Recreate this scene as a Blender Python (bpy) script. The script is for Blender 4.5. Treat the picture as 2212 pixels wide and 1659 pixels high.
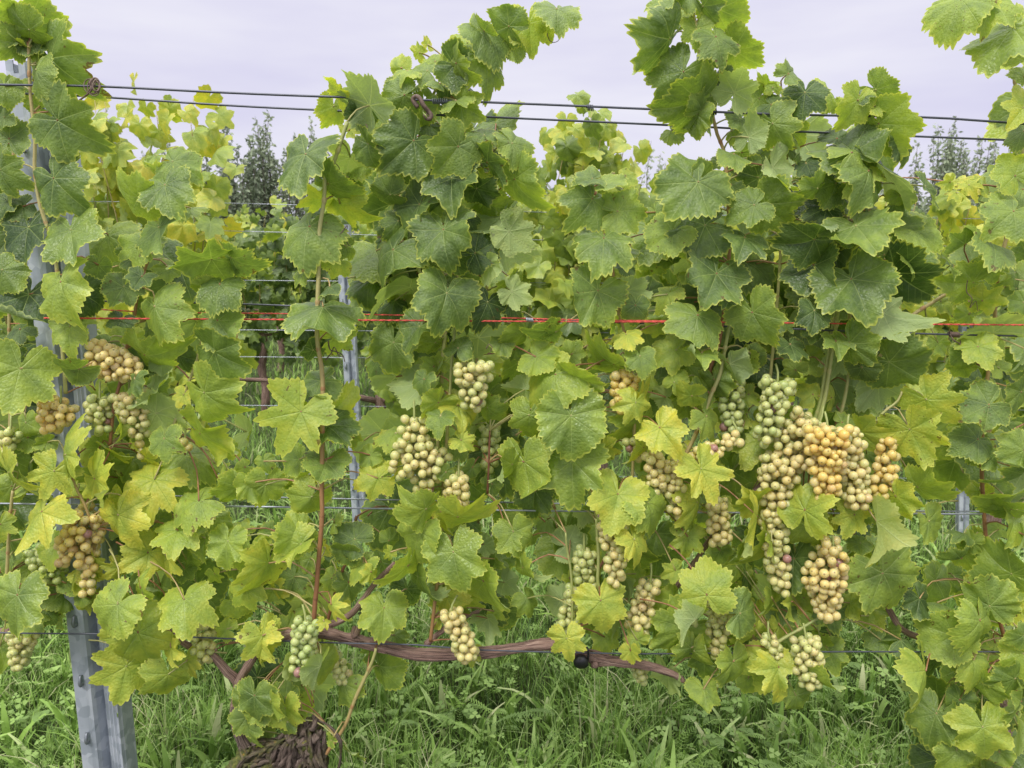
import bpy, math, random
import numpy as np
from mathutils import Vector, Matrix
for o in list(bpy.data.objects): bpy.data.objects.remove(o)
random.seed(7); RNG = np.random.default_rng(7)
SC = bpy.context.scene; COL = SC.collection
rad = math.radians
# ------------------------------------------------------------ camera
FPX = 1580.0; PITCH = rad(10.6); CAMH = 1.5
cam = bpy.data.cameras.new('camera'); camo = bpy.data.objects.new('camera', cam); COL.objects.link(camo)
camo.location = (0, 0, CAMH); camo.rotation_euler = (math.pi/2 - PITCH, 0, 0)
cam.sensor_width = 36; cam.lens = FPX/2212*36; cam.clip_start = .05; cam.clip_end = 400
cam.dof.use_dof = True; cam.dof.focus_distance = 1.5; cam.dof.aperture_fstop = 9
SC.camera = camo
# ------------------------------------------------------------ overcast sky and soft sun
SUN_EL, SUN_AZ = rad(52), rad(205)
w = bpy.data.worlds.new('World'); SC.world = w; w.use_nodes = True
nt = w.node_tree; N = nt.nodes; L = nt.links
for n in list(N): N.remove(n)
out = N.new('ShaderNodeOutputWorld'); bg = N.new('ShaderNodeBackground'); L.new(bg.outputs[0], out.inputs[0])
sky = N.new('ShaderNodeTexSky'); sky.sky_type = 'NISHITA'; sky.sun_disc = False
sky.sun_elevation = SUN_EL; sky.sun_rotation = SUN_AZ; sky.dust_density = 3
tc = N.new('ShaderNodeTexCoord'); sep = N.new('ShaderNodeSeparateXYZ'); L.new(tc.outputs['Generated'], sep.inputs[0])
mr = N.new('ShaderNodeMapRange'); mr.interpolation_type = 'SMOOTHSTEP'
mr.inputs[1].default_value = .36; mr.inputs[2].default_value = .95; mr.inputs[3].default_value = 0; mr.inputs[4].default_value = 1
L.new(sep.outputs[2], mr.inputs[0])
mp = N.new('ShaderNodeMapping'); mp.inputs['Scale'].default_value = (1.3, 1.3, 6); L.new(tc.outputs['Generated'], mp.inputs[0])
nz = N.new('ShaderNodeTexNoise'); nz.inputs['Scale'].default_value = 1.7; nz.inputs['Detail'].default_value = 4; L.new(mp.outputs[0], nz.inputs[0])
cr = N.new('ShaderNodeValToRGB'); cr.color_ramp.elements[0].position = .35; cr.color_ramp.elements[0].color = (.72, .70, .90, 1)
cr.color_ramp.elements[1].position = .68; cr.color_ramp.elements[1].color = (.91, .90, .99, 1); L.new(nz.outputs[0], cr.inputs[0])
mx = N.new('ShaderNodeMix'); mx.data_type = 'RGBA'; L.new(mr.outputs[0], mx.inputs[0]); L.new(cr.outputs[0], mx.inputs[6])
mx.inputs[7].default_value = (3.1, 3.05, 3.0, 1)
sk = N.new('ShaderNodeVectorMath'); sk.operation = 'SCALE'; sk.inputs['Scale'].default_value = .1; L.new(sky.outputs[0], sk.inputs[0])
mx2 = N.new('ShaderNodeMix'); mx2.data_type = 'RGBA'; mx2.inputs[0].default_value = .06
L.new(mx.outputs[2], mx2.inputs[6]); L.new(sk.outputs[0], mx2.inputs[7]); L.new(mx2.outputs[2], bg.inputs[0])
bg.inputs[1].default_value = 1.0
sl = bpy.data.lights.new('sun', 'SUN'); slo = bpy.data.objects.new('sun', sl); COL.objects.link(slo)
sl.energy = 2.4; sl.angle = rad(12); sl.color = (1, .97, .92)
sd = Vector((math.cos(SUN_EL)*-.45, math.cos(SUN_EL)*-.89, math.sin(SUN_EL)))
slo.rotation_euler = sd.to_track_quat('Z', 'Y').to_euler()
SC.view_settings.view_transform = 'Standard'; SC.view_settings.look = 'None'; SC.view_settings.gamma = 1
SC.view_settings.exposure = 0.0
SC.render.engine = 'CYCLES'; SC.cycles.max_bounces = 8; SC.cycles.transparent_max_bounces = 4
# ------------------------------------------------------------ helpers
cp, sp = math.cos(PITCH), math.sin(PITCH)
def at(x, y, Y):
    """a point of the photograph (2212 x 1659 grid) at distance Y behind the camera's own plane"""
    dx, du = (x-1106)/FPX, -(y-829.5)/FPX
    d = Vector((dx, cp + du*sp, -sp + du*cp))
    return Vector((0, 0, CAMH)) + d*(Y/d.y)
def pxm(Y): return Y/FPX*1.02
def tag(o, label=None, cat=None, group=None, kind=None):
    if label: o['label'] = label
    if cat: o['category'] = cat
    if group: o['group'] = group
    if kind: o['kind'] = kind
    return o
def empty(name, loc=(0, 0, 0)):
    o = bpy.data.objects.new(name, None); o.location = loc; o.empty_display_size = .05; COL.objects.link(o); return o
class MB:
    def __init__(s): s.v = []; s.q = []; s.t = []; s.n = 0; s.lc = []; s.lp = []; s.qm = []; s.tm = []
    def add(s, v, quads=None, tris=None, lc=(0, 0, 0, 1), lp=None, mat=0):
        v = np.asarray(v, float).reshape(-1, 3); n = len(v); s.v.append(v)
        lc = np.asarray(lc, float)
        s.lc.append(np.broadcast_to(lc, (n, 4)) if lc.ndim == 1 else lc)
        s.lp.append(np.zeros((n, 3)) if lp is None else lp)
        if quads is not None and len(quads):
            q = np.asarray(quads, int)+s.n; s.q.append(q); s.qm.append(np.full(len(q), mat))
        if tris is not None and len(tris):
            t = np.asarray(tris, int)+s.n; s.t.append(t); s.tm.append(np.full(len(t), mat))
        s.n += n; return s
    def merge(s, o):
        for v in o.v: s.v.append(v)
        for a in o.q: s.q.append(a+s.n)
        for a in o.t: s.t.append(a+s.n)
        s.qm += o.qm; s.tm += o.tm; s.lc += o.lc; s.lp += o.lp; s.n += o.n
    def build(s, name, mats, parent=None, origin=None, smooth=True):
        V = np.concatenate(s.v)
        base = Vector((0, 0, 0)) if origin is None else Vector(origin)
        if parent is not None: pw = PW.get(parent.name, Vector((0, 0, 0)))
        else: pw = Vector((0, 0, 0))
        Q = np.concatenate(s.q) if s.q else np.zeros((0, 4), int); T = np.concatenate(s.t) if s.t else np.zeros((0, 3), int)
        me = bpy.data.meshes.new(name)
        me.vertices.add(len(V)); me.vertices.foreach_set('co', (V-np.array(base)).astype(np.float32).ravel())
        me.loops.add(len(Q)*4+len(T)*3); me.loops.foreach_set('vertex_index', np.concatenate([Q.ravel(), T.ravel()]).astype(np.int32))
        me.polygons.add(len(Q)+len(T))
        ls = np.concatenate([np.arange(len(Q))*4, len(Q)*4+np.arange(len(T))*3]).astype(np.int32)
        me.polygons.foreach_set('loop_start', ls)
        mi = np.concatenate(([np.concatenate(s.qm)] if s.qm else [])+([np.concatenate(s.tm)] if s.tm else [])).astype(np.int32)
        me.polygons.foreach_set('material_index', mi)
        me.polygons.foreach_set('use_smooth', np.full(len(mi), smooth))
        me.update(calc_edges=True)
        a = me.attributes.new('lc', 'FLOAT_COLOR', 'POINT'); a.data.foreach_set('color', np.concatenate(s.lc).astype(np.float32).ravel())
        a = me.attributes.new('lp', 'FLOAT_VECTOR', 'POINT'); a.data.foreach_set('vector', np.concatenate(s.lp).astype(np.float32).ravel())
        for m in (mats if isinstance(mats, (list, tuple)) else [mats]): me.materials.append(m)
        o = bpy.data.objects.new(name, me); COL.objects.link(o)
        if parent is not None: o.parent = parent
        o.location = base - pw; PW[o.name] = base
        return o
PW = {}
def thing(name, loc, label, cat, group=None):
    o = empty(name, loc); PW[o.name] = Vector(loc); return tag(o, label, cat, group)
def smooth_path(pts, rr, step=.02):
    P = np.array([list(p) for p in pts], float); R = np.array(rr, float)
    if len(P) < 3:
        n = max(2, int(np.linalg.norm(P[1]-P[0])/step)); t = np.linspace(0, 1, n)[:, None]
        return P[0]*(1-t)+P[-1]*t, R[0]*(1-t[:, 0])+R[-1]*t[:, 0]
    o, r = [], []
    for i in range(len(P)-1):
        p0 = P[max(i-1, 0)]; p1 = P[i]; p2 = P[i+1]; p3 = P[min(i+2, len(P)-1)]
        n = max(2, int(np.linalg.norm(p2-p1)/step))
        for k in range(n):
            t = k/n
            o.append(.5*((2*p1)+(-p0+p2)*t+(2*p0-5*p1+4*p2-p3)*t*t+(-p0+3*p1-3*p2+p3)*t**3)); r.append(R[i]*(1-t)+R[i+1]*t)
    o.append(P[-1]); r.append(R[-1]); return np.array(o), np.array(r)
def tube(mb, pts, rr, sides=8, step=.02, lc=(0, 0, 0, 1), mat=0, rough=0, lc2=None, seed=0, smooth=True):
    P, R = smooth_path(pts, rr, step) if smooth else (np.array([list(p) for p in pts], float), np.array(rr, float))
    n = len(P); T = np.gradient(P, axis=0); T /= np.linalg.norm(T, axis=1)[:, None]+1e-9
    up = np.array([0.01, -1, .03]) if abs(T[0][1]) < .8 else np.array([1., 0, 0])
    A = np.cross(T, up); A /= np.linalg.norm(A, axis=1)[:, None]+1e-9; B = np.cross(T, A)
    th = np.arange(sides)/sides*2*np.pi
    rg = np.random.default_rng(seed+int(abs(P[0][0])*1000))
    s = np.concatenate([[0], np.cumsum(np.linalg.norm(np.diff(P, axis=0), axis=1))])
    K = np.ones((n, sides))
    if rough:
        for _ in range(7):
            K += rough*.5*np.sin(th[None]*rg.integers(1, 6)+s[:, None]*rg.uniform(15, 110)+rg.uniform(0, 6))
        K += rough*.5*rg.normal(size=(n, sides))
    V = P[:, None]+R[:, None, None]*K[..., None]*(np.cos(th)[None, :, None]*A[:, None]+np.sin(th)[None, :, None]*B[:, None])
    q = [(i*sides+j, i*sides+(j+1) % sides, (i+1)*sides+(j+1) % sides, (i+1)*sides+j) for i in range(n-1) for j in range(sides)]
    lp = np.stack([np.repeat(s, sides), np.tile(np.cos(th), n), np.tile(np.sin(th), n)], 1)
    V = V.reshape(-1, 3)
    c = np.asarray(lc, float)
    if lc2 is not None:
        t = np.repeat(s/s[-1], sides)[:, None]; c = c*(1-t)+np.asarray(lc2, float)*t
    # end caps
    m = len(V); V = np.concatenate([V, P[:1], P[-1:]]); lp = np.concatenate([lp, [[0, 0, 0]], [[s[-1], 0, 0]]])
    if c.ndim == 2: c = np.concatenate([c, c[:1], c[-1:]])
    tr = [(m, (j+1) % sides, j) for j in range(sides)]+[(m+1, (n-1)*sides+j, (n-1)*sides+(j+1) % sides) for j in range(sides)]
    mb.add(V, q, tr, c, lp, mat)
def box(mb, c, d, M=None, mat=0, lc=(0, 0, 0, 1)):
    x, y, z = [k/2 for k in d]
    v = np.array([(-x, -y, -z), (x, -y, -z), (x, y, -z), (-x, y, -z), (-x, -y, z), (x, -y, z), (x, y, z), (-x, y, z)])
    if M is not None: v = v@np.array(M.to_3x3()).T
    mb.add(v+np.array(c), [(0, 3, 2, 1), (4, 5, 6, 7), (0, 1, 5, 4), (1, 2, 6, 5), (2, 3, 7, 6), (3, 0, 4, 7)], None, lc, None, mat)
# ------------------------------------------------------------ materials
class NB:
    """tiny node builder"""
    def __init__(s, name):
        s.m = bpy.data.materials.new(name); s.m.use_nodes = True; s.t = s.m.node_tree; s.N = s.t.nodes; s.L = s.t.links
        for n in list(s.N): s.N.remove(n)
        s.out = s.N.new('ShaderNodeOutputMaterial')
    def set(s, i, v):
        if isinstance(v, bpy.types.NodeSocket): s.L.new(v, i)
        elif v is not None: i.default_value = v
    def math(s, op, a, b=None, c=None, clamp=False):
        n = s.N.new('ShaderNodeMath'); n.operation = op; n.use_clamp = clamp
        for i, v in enumerate((a, b, c)): s.set(n.inputs[i], v)
        return n.outputs[0]
    def attr(s, name):
        n = s.N.new('ShaderNodeAttribute'); n.attribute_name = name; return n
    def sep(s, v):
        n = s.N.new('ShaderNodeSeparateXYZ'); s.set(n.inputs[0], v); return n.outputs
    def comb(s, a, b, c):
        n = s.N.new('ShaderNodeCombineXYZ'); s.set(n.inputs[0], a); s.set(n.inputs[1], b); s.set(n.inputs[2], c); return n.outputs[0]
    def noise(s, vec, scale, detail=3, rough=.55, w=None):
        n = s.N.new('ShaderNodeTexNoise')
        if w is not None: n.noise_dimensions = '4D'; s.set(n.inputs['W'], w)
        s.set(n.inputs['Vector'], vec); n.inputs['Scale'].default_value = scale; n.inputs['Detail'].default_value = detail
        n.inputs['Roughness'].default_value = rough; return n.outputs[0]
    def vor(s, vec, scale, feat='F1'):
        n = s.N.new('ShaderNodeTexVoronoi'); n.feature = feat; s.set(n.inputs['Vector'], vec); n.inputs['Scale'].default_value = scale; return n.outputs[0]
    def ramp(s, f, stops):
        n = s.N.new('ShaderNodeValToRGB'); e = n.color_ramp.elements
        while len(e) < len(stops): e.new(.5)
        for k, (p, c) in enumerate(stops): e[k].position = p; e[k].color = tuple(c)+(1,) if len(c) == 3 else c
        s.set(n.inputs[0], f); return n.outputs[0]
    def mix(s, f, a, b, mode='MIX'):
        n = s.N.new('ShaderNodeMix'); n.data_type = 'RGBA'; n.blend_type = mode
        s.set(n.inputs[0], f)
        for i, v in ((6, a), (7, b)):
            s.set(n.inputs[i], v if isinstance(v, bpy.types.NodeSocket) else (tuple(v)+(1,) if len(v) == 3 else v))
        return n.outputs[2]
    def mapr(s, v, a, b, c=0, d=1, sm=False):
        n = s.N.new('ShaderNodeMapRange'); n.interpolation_type = 'SMOOTHSTEP' if sm else 'LINEAR'
        s.set(n.inputs[0], v)
        for i, k in enumerate((a, b, c, d)): s.set(n.inputs[i+1], k)
        return n.outputs[0]
    def bump(s, h, strength, dist=.002):
        n = s.N.new('ShaderNodeBump'); s.set(n.inputs['Height'], h); n.inputs['Strength'].default_value = strength; n.inputs['Distance'].default_value = dist; return n.outputs[0]
    def princ(s, col, rough=.5, normal=None, spec=.5, metal=0, sss=0, sssr=None, coat=0):
        n = s.N.new('ShaderNodeBsdfPrincipled'); s.set(n.inputs['Base Color'], col if isinstance(col, bpy.types.NodeSocket) else tuple(col)+(1,))
        s.set(n.inputs['Roughness'], rough); n.inputs['Specular IOR Level'].default_value = spec; s.set(n.inputs['Metallic'], metal)
        if normal is not None: s.set(n.inputs['Normal'], normal)
        if sss: n.inputs['Subsurface Weight'].default_value = sss; n.inputs['Subsurface Scale'].default_value = sssr or .01; n.inputs['Subsurface Radius'].default_value = (1, .9, .4)
        if coat: n.inputs['Coat Weight'].default_value = coat; n.inputs['Coat Roughness'].default_value = .12
        return n.outputs[0]
    def fin(s, sh): s.L.new(sh, s.out.inputs[0]); return s.m

def leaf_material(name, detail=True, gain=1.0, transl=.34):
    b = NB(name); lc = b.attr('lc'); rgb = b.sep(lc.outputs['Color']); tint, rnd, edge = rgb[0], rgb[1], rgb[2]
    lpv = b.attr('lp').outputs['Vector']; x, y, _ = b.sep(lpv)
    r = b.math('SQRT', b.math('ADD', b.math('MULTIPLY', x, x), b.math('MULTIPLY', y, y)))
    ang = b.math('ARCTAN2', x, b.math('MULTIPLY', y, -1.0))           # 0 at the tip
    per = rad(50)
    loc = b.math('SUBTRACT', b.math('FLOORED_MODULO', b.math('ADD', ang, per/2), per), per/2)
    la = b.math('ABSOLUTE', loc)
    u = b.math('MULTIPLY', r, b.math('COSINE', la)); v = b.math('MULTIPLY', r, b.math('SINE', la))
    main = b.math('SUBTRACT', 1.0, b.mapr(b.math('ADD', v, b.math('MULTIPLY', r, .008)), .004, .0125, 0, 1))
    sec = b.math('ABSOLUTE', b.math('SUBTRACT', b.math('FRACT', b.math('MULTIPLY', b.math('SUBTRACT', u, b.math('MULTIPLY', v, 1.15)), 8.5)), .5))
    secl = b.math('MULTIPLY', b.mapr(sec, .435, .49, 0, .38), b.mapr(u, .04, .12, 0, 1))
    vein = b.math('MAXIMUM', main, secl)
    seedv = b.comb(b.math('MULTIPLY', rnd, 37.0), b.math('MULTIPLY', rnd, 91.0), rnd)
    va = b.N.new('ShaderNodeVectorMath'); va.operation = 'ADD'; b.set(va.inputs[0], lpv); b.set(va.inputs[1], seedv); pv = va.outputs[0]
    n1 = b.noise(pv, 3.2, 3); n2 = b.noise(pv, 16, 4, .7)
    t2 = b.math('ADD', tint, b.math('MULTIPLY', b.math('SUBTRACT', n1, .5), .62))
    t2 = b.math('ADD', t2, b.math('MULTIPLY', b.math('SUBTRACT', n2, .5), .22))
    t2 = b.math('ADD', t2, b.math('MULTIPLY', edge, b.math('MULTIPLY', edge, .12)), clamp=True)
    g = gain
    green = b.ramp(t2, [(0, (.036*g, .070*g, .018*g)), (.2, (.090*g, .142*g, .038*g)), (.42, (.168*g, .240*g, .050*g)), (.62, (.27*g, .350*g, .055*g)), (.8, (.40*g, .44*g, .065*g)), (1, (.60*g, .53*g, .07*g))])
    # veins: pale on green leaves, greener on yellowing ones
    vc = b.mix(b.mapr(tint, .55, .75), (.36*g, .44*g, .15*g), (.17*g, .27*g, .03*g))
    c = b.mix(b.math('MULTIPLY', vein, .42 if detail else .3), green, vc)
    if detail:
        ed = b.mapr(b.math('ADD', edge, b.math('MULTIPLY', b.math('SUBTRACT', n2, .5), .10)), .93, .99, 0, .7)
        c = b.mix(ed, c, (.50*g, .52*g, .10*g))
        # brown necrotic specks, more on some leaves and towards the rim
        sn = b.noise(pv, 24, 2, .5)
        big = b.noise(pv, 5.5, 4, .65)
        thr = b.math('SUBTRACT', .77, b.math('MULTIPLY', b.math('POWER', rnd, 4.0), .09))
        br = b.math('GREATER_THAN', sn, thr)
        sc = b.math('MULTIPLY', b.math('GREATER_THAN', b.math('ADD', big, b.math('MULTIPLY', edge, .14)), .76), b.math('GREATER_THAN', rnd, .8))
        c = b.mix(b.math('MULTIPLY', b.math('MAXIMUM', br, sc), .75), c, (.12, .055, .018))
    geo = b.N.new('ShaderNodeNewGeometry')
    pale = b.mix(.55, c, (.34*g, .42*g, .22*g)); pale = b.mix(b.math('MULTIPLY', main, .6), pale, (.45*g, .50*g, .24*g))
    c = b.mix(geo.outputs['Backfacing'], c, pale)
    hgt = b.math('ADD', b.math('MULTIPLY', vein, -.6), b.math('MULTIPLY', b.noise(pv, 30 if detail else 12, 2), .9))
    hgt = b.math('ADD', hgt, b.math('MULTIPLY', b.vor(pv, 22), -.8))
    nrm = b.bump(hgt, .38 if detail else .3, .0042)
    ro = b.math('ADD', b.mapr(b.math('ADD', b.math('MULTIPLY', n2, .6), b.math('MULTIPLY', rnd, .4)), .25, .7, .26, .52), b.math('MULTIPLY', geo.outputs['Backfacing'], .3))
    pr = b.princ(c, ro, nrm, .5)
    tr = b.N.new('ShaderNodeBsdfTranslucent'); tc_ = b.mix(1.0, c, (1.25, 1.3, .55), 'MULTIPLY'); b.set(tr.inputs[0], tc_); b.set(tr.inputs['Normal'], nrm)
    ms = b.N.new('ShaderNodeMixShader'); ms.inputs[0].default_value = transl; b.L.new(pr, ms.inputs[1]); b.L.new(tr.outputs[0], ms.inputs[2])
    return b.fin(ms.outputs[0])
M_LEAF = leaf_material('vine_leaf', True, 1.27, .40); M_LEAFB = leaf_material('background_vine_leaf', False, 1.05, .36)

def stem_material():
    b = NB('green_to_woody_shoot'); lc = b.sep(b.attr('lc').outputs['Color']); lp = b.attr('lp').outputs['Vector']
    l = b.sep(lp); st = b.comb(b.math('MULTIPLY', l[0], 25.0), b.math('MULTIPLY', l[1], 3.0), b.math('MULTIPLY', l[2], 3.0))
    n = b.noise(st, 1.5, 4); n2 = b.noise(b.comb(b.math('MULTIPLY', l[0], 110.0), l[1], l[2]), 1, 3)
    t = b.math('ADD', lc[0], b.math('MULTIPLY', b.math('SUBTRACT', n, .5), .4), clamp=True)
    c = b.ramp(t, [(0, (.26, .33, .09)), (.35, (.42, .38, .15)), (.65, (.33, .16, .07)), (1, (.16, .06, .035))])
    c = b.mix(b.mapr(n2, .62, .75, 0, .5), c, (.10, .05, .03))
    return b.fin(b.princ(c, .5, b.bump(n2, .4, .002)))
M_STEM = stem_material()
def bark_material(name, moss=False, dark=1.0):
    b = NB(name); l = b.sep(b.attr('lp').outputs['Vector'])
    st = b.comb(b.math('MULTIPLY', l[0], 7.0), b.math('MULTIPLY', l[1], 4.5), b.math('MULTIPLY', l[2], 4.5))
    n = b.noise(st, 2.6, 6, .7); st2 = b.comb(b.math('MULTIPLY', l[0], 14.0), b.math('MULTIPLY', l[1], 14.0), b.math('MULTIPLY', l[2], 14.0)); n2 = b.noise(st2, 1.3, 5, .7)
    h = b.math('ADD', b.math('MULTIPLY', n, .6), b.math('MULTIPLY', n2, .4))
    d = dark
    c = b.ramp(h, [(.34, (.03*d, .02*d, .017*d)), (.42, (.13*d, .085*d, .075*d)), (.50, (.31*d, .19*d, .15*d)), (.62, (.66*d, .49*d, .40*d))])
    if moss:
        tc = b.N.new('ShaderNodeTexCoord').outputs['Object']
        m1 = b.noise(tc, 14, 4, .6); mf = b.mapr(m1, .44, .54, 0, .9)
        mc = b.ramp(b.noise(tc, 120, 3), [(.3, (.03, .045, .01)), (.6, (.13, .15, .03)), (.75, (.45, .25, .04))])
        lx = b.sep(b.attr('lc').outputs['Color'])[0]
        c = b.mix(.55, c, b.ramp(h, [(.40, (.012, .010, .009)), (.50, (.10, .085, .07)), (.62, (.42, .36, .30))]))
        c = b.mix(b.math('MULTIPLY', mf, lx), c, mc)
    return b.fin(b.princ(c, .8, b.bump(h, .8, .006), .25))
M_BARK = bark_material('fibrous_bark', False, .95); M_TRUNK = bark_material('old_trunk_bark', True, .62); M_BARKB = bark_material('distant_bark', False, .6)

def grape_material():
    b = NB('grape_skin'); oi = b.N.new('ShaderNodeObjectInfo'); oc = b.sep(oi.outputs['Color']); tc = b.N.new('ShaderNodeTexCoord').outputs['Object']
    rv = b.math('MULTIPLY', oi.outputs['Random'], 60.0); z = b.sep(tc)[2]
    va = b.N.new('ShaderNodeVectorMath'); va.operation = 'SCALE'; b.set(va.inputs[0], tc); va.inputs['Scale'].default_value = 100.0
    p = va.outputs[0]
    n = b.noise(p, 1.4, 2, .5, rv); n2 = b.noise(p, 5.2, 2, .6, rv)
    t = b.math('ADD', oc[0], b.math('MULTIPLY', b.math('SUBTRACT', n, .5), .5), clamp=True)
    c = b.ramp(t, [(0, (.50, .60, .22)), (.3, (.67, .69, .27)), (.6, (.83, .69, .31)), (.85, (.90, .68, .20)), (1, (.90, .60, .15))])
    c = b.mix(oc[1], c, (.42, .17, .20))
    c = b.mix(b.mapr(b.noise(p, 2.6, 3, .6, rv), .35, .7, .0, .16), c, (.62, .64, .52))  # waxy bloom
    sp_ = b.math('GREATER_THAN', n2, b.math('SUBTRACT', .755, b.math('MULTIPLY', oc[2], .12)))
    c = b.mix(b.math('MULTIPLY', sp_, .65), c, (.20, .08, .03))
    dot = b.math('SUBTRACT', 1.0, b.mapr(z, -.0099, -.0096, 0, 1))
    c = b.mix(b.math('MULTIPLY', dot, .7), c, (.09, .045, .02))
    sh = b.princ(c, b.mapr(n, .3, .7, .22, .40), None, .5, 0, .7, .010); sh.node.inputs['Transmission Weight'].default_value = .10
    tr = b.N.new('ShaderNodeBsdfTranslucent'); b.set(tr.inputs[0], c); ms = b.N.new('ShaderNodeMixShader'); ms.inputs[0].default_value = .22; b.L.new(sh, ms.inputs[1]); b.L.new(tr.outputs[0], ms.inputs[2])
    return b.fin(ms.outputs[0])
M_GRAPE = grape_material()
def metal_material():
    b = NB('galvanised_steel'); tc = b.N.new('ShaderNodeTexCoord').outputs['Object']
    v = b.N.new('ShaderNodeTexVoronoi'); b.set(v.inputs['Vector'], tc); v.inputs['Scale'].default_value = 42; v.inputs['Randomness'].default_value = 1
    dn = b.noise(tc, 30, 2); s = b.sep(v.outputs['Color'])[0]
    m = b.N.new('ShaderNodeMapping'); m.inputs['Scale'].default_value = (60, 60, 2); b.set(m.inputs[0], tc); st = b.noise(m.outputs[0], 1, 4)
    c = b.ramp(b.math('ADD', b.math('MULTIPLY', s, .5), b.math('MULTIPLY', st, .5)), [(.2, (.29, .325, .375)), (.5, (.40, .435, .49)), (.8, (.50, .53, .58))])
    c = b.mix(b.mapr(dn, .62, .72, 0, .3), c, (.20, .21, .22))
    return b.fin(b.princ(c, b.mapr(s, 0, 1, .5, .7), b.bump(st, .15, .002), .5, .35))
M_METAL = metal_material()
def plain(name, col, rough=.5, metal=0, var=.15, scale=60, spec=.5):
    b = NB(name); tc = b.N.new('ShaderNodeTexCoord').outputs['Object']; n = b.noise(tc, scale, 3)
    c = b.mix(b.mapr(n, .3, .7, 0, 1), tuple(k*(1-var) for k in col), tuple(min(1, k*(1+var)) for k in col))
    return b.fin(b.princ(c, rough, b.bump(n, .2, .001), spec, metal))
M_WIRE = plain('dark_steel_wire', (.075, .08, .10), .45, .4); M_WIREL = plain('light_steel_wire', (.33, .35, .40), .4, .5)
M_RED = plain('red_twine', (.55, .075, .055), .7, 0, .35, 400); M_BLACK = plain('black_plastic', (.02, .02, .022), .35)
M_TENDRIL = plain('dried_tendril', (.13, .085, .065), .7, 0, .4, 200); M_HOOK = plain('worn_hook_steel', (.22, .24, .27), .45, .5)

def ground_material():
    b = NB('soil_and_turf'); tc = b.N.new('ShaderNodeTexCoord').outputs['Object']
    n = b.noise(tc, 9, 6, .7); n2 = b.noise(tc, 2.0, 3)
    c = b.ramp(n, [(.3, (.018, .022, .010)), (.5, (.045, .065, .018)), (.7, (.085, .13, .035))])
    c = b.mix(b.mapr(n2, .5, .7, 0, .5), c, (.05, .04, .028))
    return b.fin(b.princ(c, .9, b.bump(n, .8, .02), .2))
M_GROUND = ground_material()
def grass_material():
    b = NB('grass_blade'); lc = b.sep(b.attr('lc').outputs['Color']); l = b.sep(b.attr('lp').outputs['Vector'])
    c = b.ramp(lc[0], [(0, (.04, .09, .02)), (.35, (.14, .25, .048)), (.65, (.29, .46, .09)), (.85, (.42, .55, .20)), (1, (.58, .56, .34))])
    st = b.math('ABSOLUTE', b.math('SUBTRACT', b.math('FRACT', b.math('MULTIPLY', l[0], 2.5)), .5))
    c = b.mix(b.mapr(st, .38, .5, 0, .4), c, (.30, .42, .15))
    pr = b.princ(c, .5, None, .3); tr = b.N.new('ShaderNodeBsdfTranslucent'); b.set(tr.inputs[0], c)
    ms = b.N.new('ShaderNodeMixShader'); ms.inputs[0].default_value = .3; b.L.new(pr, ms.inputs[1]); b.L.new(tr.outputs[0], ms.inputs[2])
    return b.fin(ms.outputs[0])
M_GRASS = grass_material()
def tree_leaf_material():
    b = NB('tree_leaf'); lc = b.sep(b.attr('lc').outputs['Color'])
    c = b.ramp(lc[0], [(0, (.16, .20, .13)), (.5, (.32, .38, .24)), (1, (.50, .55, .38))])
    pr = b.princ(c, .5, None, .4); tr = b.N.new('ShaderNodeBsdfTranslucent'); b.set(tr.inputs[0], c)
    ms = b.N.new('ShaderNodeMixShader'); ms.inputs[0].default_value = .3; b.L.new(pr, ms.inputs[1]); b.L.new(tr.outputs[0], ms.inputs[2])
    return b.fin(ms.outputs[0])
M_TREE = tree_leaf_material()
M_TBARK = plain('tree_bark', (.11, .09, .075), .85, 0, .3, 20)
M_PETAL = plain('clover_flower', (.62, .45, .55), .7)

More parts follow.
